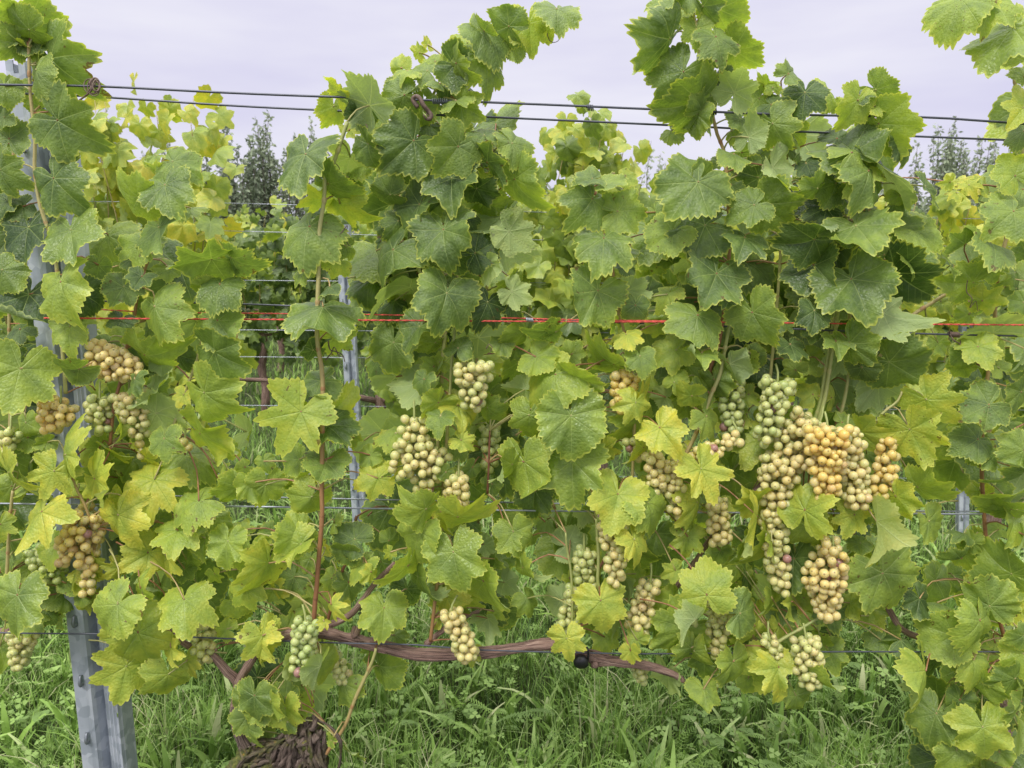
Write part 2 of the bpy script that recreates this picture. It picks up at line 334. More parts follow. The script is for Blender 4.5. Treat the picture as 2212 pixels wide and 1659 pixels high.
# ------------------------------------------------------------ ground and grass
g = MB(); xs = np.linspace(-60, 60, 121); ys = np.concatenate([np.linspace(-4, 12, 81), np.linspace(12.6, 120, 50)])
X, Y = np.meshgrid(xs, ys); Z = .02*np.sin(X*2.1)*np.cos(Y*1.7)+.015*np.sin(X*5+Y*3)
nx = len(xs); q = [(j*nx+i, j*nx+i+1, (j+1)*nx+i+1, (j+1)*nx+i) for j in range(len(ys)-1) for i in range(nx-1)]
g.add(np.stack([X, Y, Z], -1).reshape(-1, 3), q)
tag(g.build('ground', M_GROUND), 'dark soil and turf floor between the vine rows', None, None, 'structure')
def gz(x, y): return .02*np.sin(x*2.1)*np.cos(y*1.7)+.015*np.sin(x*5+y*3)
def blades(mb, X, Y, Hh, W, lean, tint, seg=4, curve=1.0, wprof='grass', fold=.0):
    n = len(X); az = RNG.uniform(0, 2*np.pi, n); fa = az+RNG.uniform(-.6, .6, n)+np.pi/2
    d = np.stack([np.cos(az), np.sin(az), np.zeros(n)], 1); sdir = np.stack([np.cos(fa), np.sin(fa), np.zeros(n)], 1)
    base = np.stack([X, Y, gz(X, Y)-.01], 1); rows = []
    for k in range(seg+1):
        t = k/seg
        a = lean*(t**1.6)*curve
        p = base+d*(Hh*np.sin(a)*t)[:, None]+np.array([0, 0, 1.])*(Hh*t*np.cos(a*.9))[:, None]
        if wprof == 'grass': wv = W*(1-t**2.2)*.5+.0004
        else: wv = W*.5*(.22+.78*np.sin(np.pi*min(1, (t*.92+.06)))**1.1)
        rows.append((p-sdir*wv[:, None], p+sdir*wv[:, None]))
    V = np.stack([r for pr in rows for r in pr], 1)          # n, 2(seg+1), 3
    m = 2*(seg+1); off = (np.arange(n)*m)[:, None, None]
    qq = np.array([(2*k, 2*k+1, 2*k+3, 2*k+2) for k in range(seg)])[None]+off
    lc = np.repeat(np.stack([tint, RNG.random(n), np.zeros(n), np.ones(n)], 1), m, 0)
    lp = np.tile(np.array([(s, k/seg, 0) for k in range(seg+1) for s in (0., 1.)]), (n, 1))
    mb.add(V.reshape(-1, 3), qq.reshape(-1, 4), None, lc, lp)
def scat(n, y0, y1, p=1.0):
    Yv = y0+(y1-y0)*RNG.random(n)**p; Xv = (RNG.random(n)*2-1)*(Yv*.86+.65); return Xv, Yv
gr = MB()
for (n, y0, y1, h0, h1, w0, w1) in ((42000, 1.55, 3.4, .05, .19, .0022, .0050), (20000, 3.4, 6.2, .05, .15, .005, .009), (22000, 6.2, 14, .06, .16, .010, .02)):
    Xv, Yv = scat(n, y0, y1); cl = (np.sin(Xv*7.3+1.3*np.sin(Yv*5))*np.cos(Yv*6.1+Xv*2))
    hh = RNG.uniform(h0, h1, n)*(1+.35*cl)
    blades(gr, Xv, Yv, hh, RNG.uniform(w0, w1, n), RNG.uniform(.05, .9, n), np.clip(.48+.24*RNG.normal(size=n)+.2*cl, 0, 1))
tag(gr.build('grass', M_GRASS), 'long fine green grass covering the ground beneath and between the vines', 'grass', None, 'stuff')
# plantain rosettes (broad ribbed blades)
pl = MB(); n = 1200; Xc, Yc = scat(n, 1.75, 5.0, 1.2)
X = np.repeat(Xc, 7)+RNG.normal(0, .012, n*7); Y = np.repeat(Yc, 7)+RNG.normal(0, .012, n*7); sz = np.repeat(RNG.uniform(.7, 1.25, n), 7)
blades(pl, X, Y, RNG.uniform(.07, .16, n*7)*sz, RNG.uniform(.011, .022, n*7)*sz, RNG.uniform(.08, .95, n*7), np.clip(.68+.18*RNG.normal(size=n*7), .1, .95), 6, 1.0, 'plantain')
tag(pl.build('plantain', M_GRASS), 'broad ribbed plantain blades growing in rosettes among the grass', 'plantain', None, 'stuff')
# yarrow-like feathery fronds and clover leaflets
fe = MB(); n = 2300; Xc, Yc = scat(n, 1.7, 4.2); V = []; Q = []; LC = []; k0 = 0
for i in range(n):
    az = random.uniform(0, 6.28); Ln = random.uniform(.07, .15); ti = random.uniform(.25, .7); el0 = random.uniform(.5, 1.2)
    h = np.array([math.cos(az), math.sin(az), 0]); s = np.array([-math.sin(az), math.cos(az), 0]); p = np.array([Xc[i], Yc[i], random.uniform(0, .07)])
    for k in range(13):
        t = k/13; el = el0*(1-t*.9); p = p+Ln/13*(h*math.cos(el)+np.array([0, 0, math.sin(el)])); wv = Ln*.17*math.sin(math.pi*(t*.85+.12))
        for sgn in (-1, 1):
            V += [p, p+s*sgn*wv+h*wv*.5+np.array([0, 0, wv*.2]), p+s*sgn*wv*.9+h*(wv*.5+.0035), p+h*.003]; Q.append((k0, k0+1, k0+2, k0+3)); LC += [(ti, 0, 0, 1)]*4; k0 += 4
n = 3600; Xc, Yc = scat(n, 1.7, 4.6)
for i in range(n):
    zc = random.uniform(.03, .13); ti = random.uniform(.3, .75); a0 = random.uniform(0, 6.28); r = random.uniform(.007, .013); c = np.array([Xc[i], Yc[i], zc]); nn = np.array([random.gauss(0, .3), random.gauss(-.2, .3), 1]); nn /= np.linalg.norm(nn)
    ax = np.cross(nn, [1, 0, 0]); ax /= np.linalg.norm(ax); ay = np.cross(nn, ax)
    for k in range(3):
        a = a0+k*2.09; d = ax*math.cos(a)+ay*math.sin(a); s = -ax*math.sin(a)+ay*math.cos(a)
        V += [c, c+d*r*.9+s*r*.75, c+d*r*1.6, c+d*r*.9-s*r*.75]; Q.append((k0, k0+1, k0+2, k0+3)); LC += [(ti, 0, 0, 1)]*4; k0 += 4
fe.add(np.array(V), Q, None, np.array(LC, float))
tag(fe.build('ground_cover', M_GRASS), 'feathery yarrow fronds and clover leaflets low in the grass', 'ground cover', None, 'stuff')

# ------------------------------------------------------------ vine leaf geometry
CP_A = np.radians([0, 14, 27, 40, 52, 66, 80, 94, 106, 122, 138, 152, 164, 172, 180])
def leaf_shape(rg, n_teeth=38, spt=4, lobed=.5):
    base = np.array([.70, .665, .625, .63, .64, .60, .56, .57, .575, .55, .53, .49, .37, .20, .045])
    deep = np.array([.02, -.03, -.15, -.04, .01, -.05, -.15, -.04, .01, -.02, -.03, 0, 0, 0, 0])
    n = n_teeth*spt+1
    phi = np.linspace(-np.pi, np.pi, n)
    jl = 1+rg.normal(0, .05, len(base)); jr = 1+rg.normal(0, .05, len(base)); jl[0] = jr[0] = 1
    R = np.where(phi < 0, np.interp(-phi, CP_A, (base+deep*lobed)*jl), np.interp(phi, CP_A, (base+deep*lobed)*jr))
    if n > 60:
        kw_ = np.hanning(13); kw_ /= kw_.sum(); Rp = np.concatenate([R[:-1]]*3); R = np.convolve(Rp, kw_, 'same')[n-1:2*n-1]; R[0] = R[-1] = .07
        m_ = np.abs(phi) > np.radians(171); R[m_] = np.minimum(R[m_], .10)
    k = np.arange(n); ph = (k % spt)/spt
    tooth = np.where(ph == 0, -1, np.where(ph < .5, .3, np.where(ph < .7, 1., .1)))
    amp = np.repeat(rg.uniform(.45, 1.35, n_teeth+1), spt)[:n]*.044
    R = R*(1+tooth*amp*np.clip((np.pi-np.abs(phi))*4, 0, 1))
    return phi, R
def leaf_mesh(rg, tint, rnd, n_teeth=38, spt=4, rings=(0, .16, .34, .53, .70, .84, .94, 1.0), lobed=None, cup=None, fold=0, bend=None, ruffle=None, curl=None):
    lobed = (rg.uniform(.15, 1.3) if tint < .6 else rg.uniform(.8, 2.2)) if lobed is None else lobed
    phi, R = leaf_shape(rg, n_teeth, spt, lobed); n = len(phi); rr = np.array(rings)
    x = np.concatenate([r*R*np.sin(phi) for r in rr]); y = np.concatenate([-r*R*np.cos(phi) for r in rr])
    e = np.repeat(rr, n); r = np.hypot(x, y); ph = np.tile(phi, len(rr))
    cup = rg.uniform(.0, .55) if cup is None else cup; bend = rg.uniform(-.2, .85) if bend is None else bend; ruffle = rg.uniform(.03, .085) if ruffle is None else ruffle
    per = np.radians(50); loc = np.mod(ph+per/2, per)-per/2
    z = -cup*r**2 + .022*(r/.6)**.8*(1-np.exp(-(loc/.16)**2)) + ruffle*(r/.6)**2.2*np.sin(rg.integers(3, 7)*ph+rg.uniform(0, 6)) + ruffle*.5*(r/.6)**3*np.sin(rg.integers(8, 14)*ph+rg.uniform(0, 6))
    z += -bend*np.where(y < 0, y*y, .3*y*y) + (fold+rg.normal(.03, .16))*np.abs(x) + rg.normal(0, .16)*x*y*2
    X = x*(1-.25*abs(fold)); Yy = y.copy()
    if curl is None and rg.random() < .48: curl = (rg.uniform(0, 2*np.pi), rg.uniform(.22, .38), rg.uniform(1.2, 3.6)*rg.choice([-1, 1, 1]))
    if curl:
        ca, off, k = curl; dx, dy = np.cos(ca), np.sin(ca); s = X*dx+Yy*dy-off; m = s > 0; th = s*k*2
        ns = np.where(m, np.sin(th)/(k*2+1e-9), s); nz = np.where(m, (1-np.cos(th))/(k*2+1e-9), 0)
        X = X+(ns-s)*dx*m; Yy = Yy+(ns-s)*dy*m; z = z+nz
    V = np.stack([X, Yy, z], 1); nr = len(rr)
    i = np.arange(n-1); q = np.concatenate([np.stack([k*n+i, k*n+i+1, (k+1)*n+i+1, (k+1)*n+i], 1) for k in range(nr-1)])
    q = q[:, ::-1]
    lc = np.stack([np.full(len(x), tint), np.full(len(x), rnd), e, np.ones(len(x))], 1); lp = np.stack([x, y, np.zeros(len(x))], 1)
    return V, q, lc, lp

def place_leaf(mb, P, Tip_px, P_px, size_px, tint, Yd, rg, back=False, fold=0, shoot=None, petiole=True, hi=True, yaw=None):
    """blade hung at P, tip pointing as seen, tilted as its foreshortening says"""
    d2 = np.array([Tip_px[0]-P_px[0], -(Tip_px[1]-P_px[1])]); Lp = np.hypot(*d2); d2 = d2/(Lp+1e-6)
    W = size_px; nomL = .70*W
    tilt = roll = 0
    if Lp < nomL: S = W; tilt = math.acos(max(.32, Lp/nomL))
    else:
        S = min(Lp/.70, W*1.45); roll = math.acos(max(.35, W/S))*rg.choice([-1, 1]); 
        if Lp/.70 > S: S = Lp/.70*.93
    S = S*Yd/FPX
    right = Vector((1, 0, 0)); up = Vector((0, 0, 1)); toward = Vector((0, -1, 0))
    tipd = (right*d2[0]+up*d2[1]).normalized(); xd = tipd.cross(toward)*-1   # local frame: x = xd, y = -tipd, z = normal
    M = Matrix((xd, -tipd, toward)).transposed()
    if M.determinant() < 0: xd = -xd; M = Matrix((xd, -tipd, toward)).transposed()
    sgn = 1 if tipd.z < 0 else -1
    if back: sgn = -sgn
    tilt += math.radians(rg.uniform(0, 24)); roll += math.radians(rg.normal(0, 15))
    A = Matrix.Rotation(-tilt*sgn, 3, xd); M = A@M
    td = A@tipd; M = Matrix.Rotation(roll, 3, td)@M
    if back: M = Matrix.Rotation(math.pi, 3, td)@M
    kw = dict(fold=fold)
    if not hi: kw.update(n_teeth=26, spt=3, rings=(0, .3, .6, .85, 1.0))
    V, q, lc, lp = leaf_mesh(rg, tint, rg.random(), **kw)
    V = V*S; Wv = V@np.array(M).T+np.array(P)
    mb.add(Wv, q, None, lc, lp, 0)
    if petiole:
        nrm = M@Vector((0, 0, 1)); Pv = Vector(P)
        if shoot is not None:
            tgt = Vector(shoot); dv = tgt-Pv; Ld = dv.length
            if Ld > .16: dv = dv*(.11/Ld); tgt = Pv+dv+Vector((0, .03, 0))
        else: tgt = Pv-td*.05+Vector((rg.normal(0, .02), .05, .0))
        mid = (Pv+tgt)/2+Vector((0, .012, .012))-nrm*.008
        tube(mb, [Pv+nrm*.001, mid, tgt], [.0016, .0015, .0019], 5, .02, (rg.uniform(.2, .8), 0, 0, 1), 1)

# ------------------------------------------------------------ what the photograph shows: leaves of the front row
# per tile of the photograph (553 px): junction x y, tip x y, width, tint 0-9, layer, flags (b underside, f folded)
TILES = {
'0,0': """375 780 610 950 430 2 3;350 1155 520 1365 430 2 3;460 1490 560 1700 430 4 3;0 1100 170 1210 310 3 2;185 1475 180 1700 400 0 2;235 455 290 600 280 4 3;60 900 60 740 260 3 1;170 170 0 30 230 3 1;175 165 425 115 160 4 2;190 190 0 160 180 4 3;200 260 370 230 140 3 2;150 290 40 230 120 7 2;110 280 0 400 120 4 2;230 310 280 400 200 6 1;30 560 60 690 180 4 2;330 380 540 630 200 3 2;190 580 150 660 120 4 0;1070 1200 1140 1370 360 3 3;1120 1050 1310 1110 240 3 2;1030 1475 1170 1660 430 3 3;900 1280 660 1260 220 5 2;910 1580 715 1510 220 5 2;1010 1010 905 1050 100 5 1;1040 1140 900 1130 90 6 1;60 1240 60 1330 150 5 1;150 1340 60 1420 160 1 1;30 760 -60 800 150 3 1;60 1300 10 1400 200 2 1;260 700 150 690 120 4 1""",
'1,0': """320 1000 250 1295 500 2 3;345 1470 290 1710 450 3 3;735 685 620 465 290 2 3b;720 690 590 785 210 0 2;540 600 430 500 200 7 2;500 690 475 820 160 6 1;960 615 810 665 250 3 3;1020 912 880 1075 390 2 3;1310 950 1180 1135 330 3 4;1270 1155 1265 1345 410 2 3;1215 1490 1230 1715 440 2 4;1060 1325 890 1500 300 2 2;890 1620 690 1850 400 3 3;610 1020 530 1195 310 6 1b;545 1320 700 1480 260 7 1;470 1190 650 1325 150 3 3;430 1290 250 1335 190 6 1;740 810 720 1010 200 5 0;730 930 870 1075 90 2 3f;890 1080 1060 1150 170 1 1;870 1260 720 1240 170 3 2;1285 420 1440 520 290 2 3;1480 380 1570 570 230 4 3;1300 410 1380 565 90 5 4;1110 460 985 385 190 4 2;1370 280 1160 310 150 6 2;1400 230 1400 95 200 6 1;1480 200 1370 100 90 3 3f;1480 190 1640 350 170 3 3;1570 200 1720 260 180 7 1;1640 170 1490 60 200 3 3;940 440 860 390 120 6 0;980 460 830 485 90 6 2;1060 340 990 300 110 7 0;1110 290 1110 225 60 8 0;1190 545 1110 490 140 3 3;1300 540 1440 600 180 0 2;1300 655 1300 560 240 4 3;1240 690 1380 740 200 0 1;1330 680 1480 790 140 4 3;1300 840 1260 740 200 5 2;1480 880 1450 780 250 3 3;1500 1050 1640 1190 240 2 3;1430 1220 1600 1285 160 1 3;1475 1320 1659 1400 210 5 2;1600 1400 1480 1570 240 4 2b;1420 1640 1580 1540 200 0 3;1370 1410 1440 1500 110 0 2;590 1600 490 1610 170 5 1;1080 680 1040 820 170 4 1;930 560 1000 490 170 1 1;1360 1060 1450 980 160 5 1;600 850 650 800 130 7 0;1450 1190 1540 1120 110 6 0;900 700 930 650 150 1 0;1230 300 1180 250 130 5 1;1160 400 1080 330 150 5 1;1530 260 1480 320 150 5 2;1100 560 1010 520 130 4 1;830 820 770 760 170 4 0;1000 1250 960 1180 150 1 1;1180 1280 1130 1380 150 1 1;1600 900 1659 960 140 4 1;640 1190 590 1260 150 4 1;1560 1060 1510 1000 140 4 1""",
'2,0': """290 60 300 205 290 4 3;110 150 135 350 250 7 2;10 300 40 400 120 5 2;250 150 330 225 130 7 2;1020 252 830 470 350 2 3;1110 465 960 680 380 2 3;1195 190 1200 330 220 5 3;1320 240 1375 390 290 4 4;1340 60 1520 145 240 4 2;1140 -20 1160 85 180 3 3;1000 10 850 100 120 4 3;1150 60 1050 95 90 5 1;1240 40 1330 150 140 2 3;1440 320 1610 465 180 4 2;1260 350 1230 500 160 4 1;1440 600 1480 450 270 4 3b;1370 500 1285 480 160 1 2;1230 710 1370 550 100 4 3;1210 650 940 780 170 4 3;1200 740 1170 890 150 4 3;1480 770 1380 830 140 3 2;1430 850 1390 925 80 6 2;1535 890 1570 745 210 4 3b;1440 1000 1450 1075 210 4 3;1205 1180 1010 1410 420 3 4;1210 1170 1330 1060 90 3 3;1215 1200 1230 1330 140 5 1;1420 1200 1370 1310 210 3 3;1570 1330 1400 1410 290 4 4;1510 1540 1400 1665 340 2 4;1600 1150 1420 1090 220 1 1;1250 1460 980 1540 190 2 3;1040 1500 870 1620 220 4 3;1160 1560 1060 1590 130 5 3;1165 1560 1200 1700 190 5 2;1310 1390 1300 1490 110 6 1;1300 1500 1230 1550 130 1 1;595 1545 560 1730 410 3 4;520 1290 420 1455 350 3 3;520 1160 380 1170 200 2 3;600 1190 770 1140 140 4 3;685 1370 900 1345 130 5 3;690 1340 640 1270 160 2 2;730 1150 820 1190 100 6 0;700 1640 830 1580 160 5 1;0 930 150 1090 140 4 3;20 1160 100 1405 190 4 3;-20 1500 130 1625 270 6 3b;1600 640 1500 740 210 4 1;1659 560 1570 480 140 5 1;1100 130 1060 60 120 4 1;1180 640 1130 560 90 3 1;1380 620 1460 660 100 4 0;1600 1020 1560 960 150 3 1;1340 1050 1300 1000 110 4 1""",
'3,0': """130 480 225 410 180 4 3;30 570 20 500 110 6 2;160 580 180 655 180 2 1;300 600 290 510 170 6 1;240 600 210 775 270 0 3;380 600 540 600 110 6 2;580 650 530 815 250 6 4;590 620 680 540 130 2 3;700 580 840 690 180 3 2;690 690 790 640 160 6 3;810 690 930 745 120 4 2;20 680 110 750 190 2 2;30 800 120 970 240 4 3;545 985 480 765 460 2 3;545 990 730 930 100 5 4;720 800 880 1040 190 4 3;860 900 950 1045 210 3 3;700 1050 1010 1290 250 1 2;650 1110 820 1340 250 3 4;620 1120 500 1250 220 6 4;440 1190 290 1230 270 3 2;250 1060 250 1140 180 0 2;200 960 220 1080 140 2 1;30 1090 150 1250 240 5 3b;-20 1320 160 1520 250 4 3;320 1220 200 1320 110 4 3;380 1350 230 1400 220 0 1;300 1550 80 1645 320 1 3;570 1465 600 1695 470 3 4;1020 1210 1150 1340 160 2 3;860 1270 900 1380 160 6 1;940 1490 1130 1600 240 4 2;800 1480 970 1640 230 2 2;750 1650 880 1600 140 5 3;1280 1580 1150 1650 160 3 2;1440 1575 1400 1720 370 4 3;1590 1370 1400 1490 290 5 4;1600 1140 1500 1000 270 6 4;1650 700 1540 835 270 7 3;1250 0 1090 195 180 5 3;1480 20 1350 165 240 5 3;1590 180 1350 430 190 5 3;1659 330 1480 485 230 6 3;1600 100 1620 260 200 6 2;1659 850 1580 950 140 3 2;1180 1180 1110 1200 110 7 1;1300 1190 1250 1120 150 8 1;1390 1200 1470 1130 170 7 1;1220 1250 1210 1310 120 7 1;1300 1200 1320 1270 150 8 1;1650 1230 1480 1260 110 4 2;1659 500 1620 420 120 5 2;450 900 380 820 200 1 1;150 850 260 930 200 5 0;460 1290 540 1200 150 2 1;120 1340 60 1400 150 3 2;630 1000 700 1060 160 2 1;500 700 440 640 120 6 1""",
'0,1': """395 170 485 378 430 5 4;15 90 130 230 280 3 3;190 250 180 475 460 0 2;520 240 560 420 210 0 2;455 460 480 605 290 5 3;510 730 345 780 220 3 4;130 730 100 1035 390 5 4;800 200 760 335 250 3 2;920 135 900 228 190 1 3;1005 330 1130 528 410 4 4;790 410 790 515 195 1 3;1425 185 1430 340 300 3 4;1340 200 1232 220 130 6 3;1370 20 1080 80 200 3 3;1500 10 1640 140 210 3 3;1390 620 1610 760 380 3 4;1410 420 1545 560 350 3 3;940 640 1190 690 270 5 2;1325 885 1545 1078 410 5 4;975 870 1195 800 190 5 1b;875 800 890 895 185 2 4;1010 1020 1210 1090 250 5 1b;1190 900 1150 988 140 7 2;1065 1185 1080 1335 260 3 3;1300 1150 1560 1320 400 6 3;425 1290 400 1005 330 6 4;350 1395 260 1590 310 6 4;615 1445 830 1560 410 7 4;60 1400 180 1680 380 6 3;1000 1450 940 1680 420 8 2;1290 1590 1060 1650 300 4 3;1540 1500 1460 1670 240 4 2;1590 1370 1520 1400 120 4 2;1620 1470 1640 1615 190 4 3;800 1560 850 1730 260 8 2;600 1550 700 1635 120 3 1;1200 1290 1430 1360 170 4 0;170 1080 190 1215 190 4 0;790 1090 840 1220 70 5 2f;0 1260 50 1370 120 4 1;960 1310 800 1270 130 7 1;600 1240 480 1340 220 6 0;130 480 60 570 210 1 1;1400 60 1420 130 110 5 1;640 60 620 170 150 2 0;1090 80 1000 150 190 5 0;700 560 650 620 160 4 0;620 870 640 1000 150 6 0;60 660 150 600 180 2 1;1080 1260 1150 1340 180 4 0;180 1180 130 1260 200 3 0;720 1260 860 1340 200 6 1;960 1160 860 1200 190 5 0;1480 330 1560 290 150 4 1""",
'1,1': """435 330 400 565 510 3 4;480 200 390 262 120 2 5;1235 240 1190 505 440 2 4;1000 205 710 200 260 4 1b;1060 460 920 585 240 3 3;890 560 840 775 340 4 1;1100 800 860 950 290 5 1b;1090 800 1040 908 150 3 3;510 530 680 480 190 6 1;370 610 240 660 150 1 3;290 1010 130 1300 480 5 4;420 810 230 890 140 2 3;450 1040 700 900 190 6 2;460 1100 710 1090 160 1 3;455 1335 430 1490 320 2 3;790 1440 610 1490 150 6 3;740 1290 660 1360 150 4 2;900 1150 740 1160 160 5 2;1180 950 1060 1090 190 4 3;1195 1040 1180 1148 215 3 4;1310 600 1360 490 210 2 3;1310 970 1500 1090 170 7 2;1330 1195 1430 1255 160 7 4;1230 1400 1160 1450 120 3 4;1500 300 1450 455 290 0 3;1440 530 1640 700 330 3 1b;1160 560 1040 640 160 6 1;1190 690 1080 720 100 5 1;1500 40 1540 180 100 5 3b;1659 150 1580 250 140 5 2;1300 0 1400 110 210 2 2;990 1370 870 1490 150 7 3;1659 1350 1570 1530 220 4 3;60 1480 20 1665 260 4 3;360 1560 250 1710 270 5 3;280 1320 170 1410 170 4 2;50 1330 80 1410 140 4 2;1400 1370 1340 1440 120 3 2;1500 980 1580 1120 140 3 2;300 1440 180 1515 190 5 1;310 100 220 180 120 5 2;540 30 430 60 210 6 1;900 290 880 375 230 2 0;1340 430 1330 500 160 1 2;1280 1230 1380 1300 170 2 1;700 1480 800 1560 170 4 1;1600 560 1560 640 170 4 1;960 400 900 330 160 3 1;640 1180 600 1260 110 5 1;1150 720 1090 640 130 4 1;1530 1480 1590 1400 170 3 1;820 1180 740 1230 130 6 1""",
'2,1': """555 225 430 455 430 3 4;1325 115 1200 338 440 2 4;1200 385 1130 592 390 3 4;1560 365 1640 600 350 4 4;1425 190 1370 345 300 1 2;830 650 845 768 220 4 4;660 700 400 620 280 5 2;740 510 740 602 210 8 3;800 320 790 450 190 2 3;755 220 870 290 170 4 1b;155 655 290 725 270 5 3;280 770 60 945 340 5 4;400 790 620 865 250 5 4;380 1035 400 1320 470 4 5;395 1325 370 1650 470 4 4;115 1030 90 1220 270 3 3;80 1335 130 1605 330 4 3;685 1545 610 1775 430 5 5;880 1600 990 1790 240 5 5;800 950 730 1095 260 6 4;820 930 970 785 160 7 3;960 1115 1065 1250 330 8 5;840 1050 700 1245 270 5 1;1165 905 1010 900 220 5 3;1240 860 1270 1015 170 4 2;1225 630 1200 712 245 4 4;1310 800 1365 960 160 4 2;1260 1040 1375 1185 170 4 3;1225 1380 1340 1610 350 7 5;1590 1580 1400 1625 270 6 3;1600 1200 1450 1385 240 5 1;1410 700 1520 870 120 4 3bf;0 230 120 310 210 5 3b;0 330 60 405 160 1 2;80 480 30 640 190 5 1;230 480 50 520 150 2 3;280 490 400 450 110 4 3;400 870 620 955 170 2 3;850 1240 750 1385 230 7 3;600 1250 660 1365 190 7 1;1060 610 900 690 230 6 1;960 450 870 500 140 6 1;1050 820 1110 720 120 6 2;1140 710 1200 820 170 5 1;1010 250 910 365 170 6 1;1050 410 950 390 90 5 2;740 60 700 112 150 1 3;150 1520 100 1710 270 1 1;1080 1230 1000 1320 160 6 0;560 620 480 560 150 4 1;380 640 450 540 140 5 1;500 1000 560 1120 200 5 1;250 960 330 1000 190 3 1;900 1500 840 1420 130 6 1;1490 1120 1540 1240 170 3 1;1530 900 1600 980 170 5 0;1120 1560 1180 1659 180 5 1;1560 640 1640 700 160 3 1;620 420 560 470 110 5 1;1060 1240 1130 1200 180 6 0""",
'3,1': """540 150 575 432 500 3 4;300 355 280 502 240 1 4;830 110 1100 335 310 0 2;750 370 990 500 290 4 4b;785 685 1040 850 280 3 3;440 555 430 662 220 4 4;530 560 655 745 170 3 4;145 575 150 692 250 1 3;300 60 200 290 210 1 2;1030 930 1205 1135 280 5 4;1430 965 1235 1060 300 2 4;920 1125 1055 1365 300 6 4;1460 500 1195 400 270 6 2b;1360 590 1370 728 270 6 3;1659 600 1645 770 240 3 3;1640 880 1495 990 270 4 3;1660 1260 1475 1310 310 3 4;1470 1290 1400 1150 210 2 3;1360 1190 1175 1265 160 2 3;1659 1400 1500 1570 280 2 3;1540 1560 1295 1605 190 5 3;1580 1640 1370 1640 190 4 3;975 1500 1205 1625 260 3 3;990 1320 880 1445 150 2 2;830 1560 930 1720 280 5 4;240 1650 290 1350 270 6 5;480 1080 590 1080 130 3 2;600 1140 745 1315 200 6 2;290 900 230 800 190 5 1;720 830 580 1005 300 4 1b;590 1020 710 1040 140 3 0;450 650 480 805 170 3 1b;1440 60 1480 185 190 4 2;1330 170 1110 220 160 5 2;1180 60 1100 125 210 4 3;1390 290 1555 300 120 7 2;1659 300 1565 270 170 3 3;900 20 1000 130 120 5 3;610 720 690 845 110 2 3;1150 1230 1090 1330 110 5 2;410 920 490 820 140 6 1;1500 1090 1330 1120 150 5 2;700 1590 540 1710 210 3 2;600 520 680 470 170 1 1;300 480 370 560 170 2 1;80 420 30 500 200 2 1;1100 560 1150 650 150 5 0;1250 700 1300 800 160 4 0;1600 450 1540 400 170 3 1;1120 300 1190 360 160 5 0;1260 1100 1200 1180 150 4 0;1400 870 1300 820 170 4 1;900 560 970 640 170 1 1;180 740 100 680 160 5 1;1500 730 1440 660 150 5 1;1600 110 1560 180 170 4 2;1300 380 1220 330 140 6 0;640 880 560 820 170 4 0""",
'0,2': """115 540 85 835 470 3 4;270 0 120 285 350 7 4;770 20 870 262 410 8 4;1155 120 1190 275 340 4 3;1475 190 1450 378 310 4 4;1195 570 1285 772 400 5 4;765 600 600 790 340 4 5;895 785 1000 1100 440 5 4;915 495 900 348 215 5 4;820 1000 770 1282 330 5 3;1090 1050 1080 1278 290 5 3;1110 880 1210 900 240 7 3;520 330 400 495 210 8 1;560 400 470 555 150 8 1;610 310 690 385 120 8 2;960 265 830 345 310 7 2;770 360 700 445 190 7 2;1090 300 1080 475 230 7 2;1210 960 1250 1105 160 6 2;1300 950 1350 1105 180 5 0b;1470 760 1360 740 130 5 2;1600 500 1480 625 260 4 2;1659 800 1600 1010 240 6 3;1600 1230 1560 1410 260 2 3;1600 1400 1560 1575 210 2 3;0 870 60 1115 240 4 1;300 640 380 725 130 2 0;840 600 790 755 170 5 2;1390 400 1420 480 120 5 1;1200 370 1190 440 160 2 0;1620 250 1600 445 250 4 2;0 80 10 225 90 5 3;1010 500 1110 540 110 4 0;60 180 130 120 200 3 0;1330 60 1290 180 180 5 0;900 180 1000 130 200 7 1;1520 640 1440 700 160 3 0;60 300 20 400 180 3 1;1030 60 1100 30 160 3 1;1100 700 1050 640 160 7 1;1560 120 1600 40 180 5 1""",
'1,2': """280 140 150 215 320 5 4;1060 130 960 352 310 4 4;1280 260 1330 535 410 3 5;1480 450 1575 765 350 4 4;830 620 850 830 350 4 3;980 350 860 600 280 5 4;1050 420 1110 685 260 3 3;1240 550 1150 765 170 7 2;490 600 540 665 195 7 4;440 710 430 752 110 7 4;745 390 710 435 140 6 3;700 330 570 435 190 4 2;80 330 0 620 190 6 3;40 800 100 1005 260 6 4;200 760 250 650 190 5 1;230 960 230 1132 180 6 4;420 1000 330 1198 110 5 5bf;430 970 500 1135 200 5 3;190 1270 220 1445 290 5 3;20 1240 100 1345 250 3 3;570 1110 480 1270 200 3 2;490 1480 420 1450 120 4 4;1100 -20 900 80 260 5 5;1310 30 1570 70 300 6 5;1200 0 1250 168 190 7 3;870 260 820 295 110 7 3;760 900 900 860 210 2 0;800 1000 960 1175 150 3 0;1400 900 1380 985 160 6 2;1500 690 1560 825 210 4 1b;1340 550 1450 705 270 6 1;1630 150 1600 295 230 3 3;600 260 450 230 130 2 2;640 180 460 110 160 1 2;510 70 450 20 160 4 1;290 210 90 330 130 5 4f;600 1550 740 1610 130 4 2;490 430 430 520 140 3 0;250 420 200 560 260 2 0;600 460 560 545 230 3 0;190 1200 90 1090 140 4 1;350 300 300 400 180 3 0;1200 700 1150 620 170 7 1;120 500 180 580 180 3 0;330 620 280 560 170 4 0;900 700 840 640 190 3 1;1150 480 1090 400 170 2 1;100 130 40 220 170 3 1;60 1420 10 1500 180 2 1;-10 1190 -30 1400 290 2 4;-60 1330 -20 1480 230 3 3;90 1230 120 1400 250 4 4;200 1360 170 1470 170 3 3;900 800 950 730 200 3 0""",
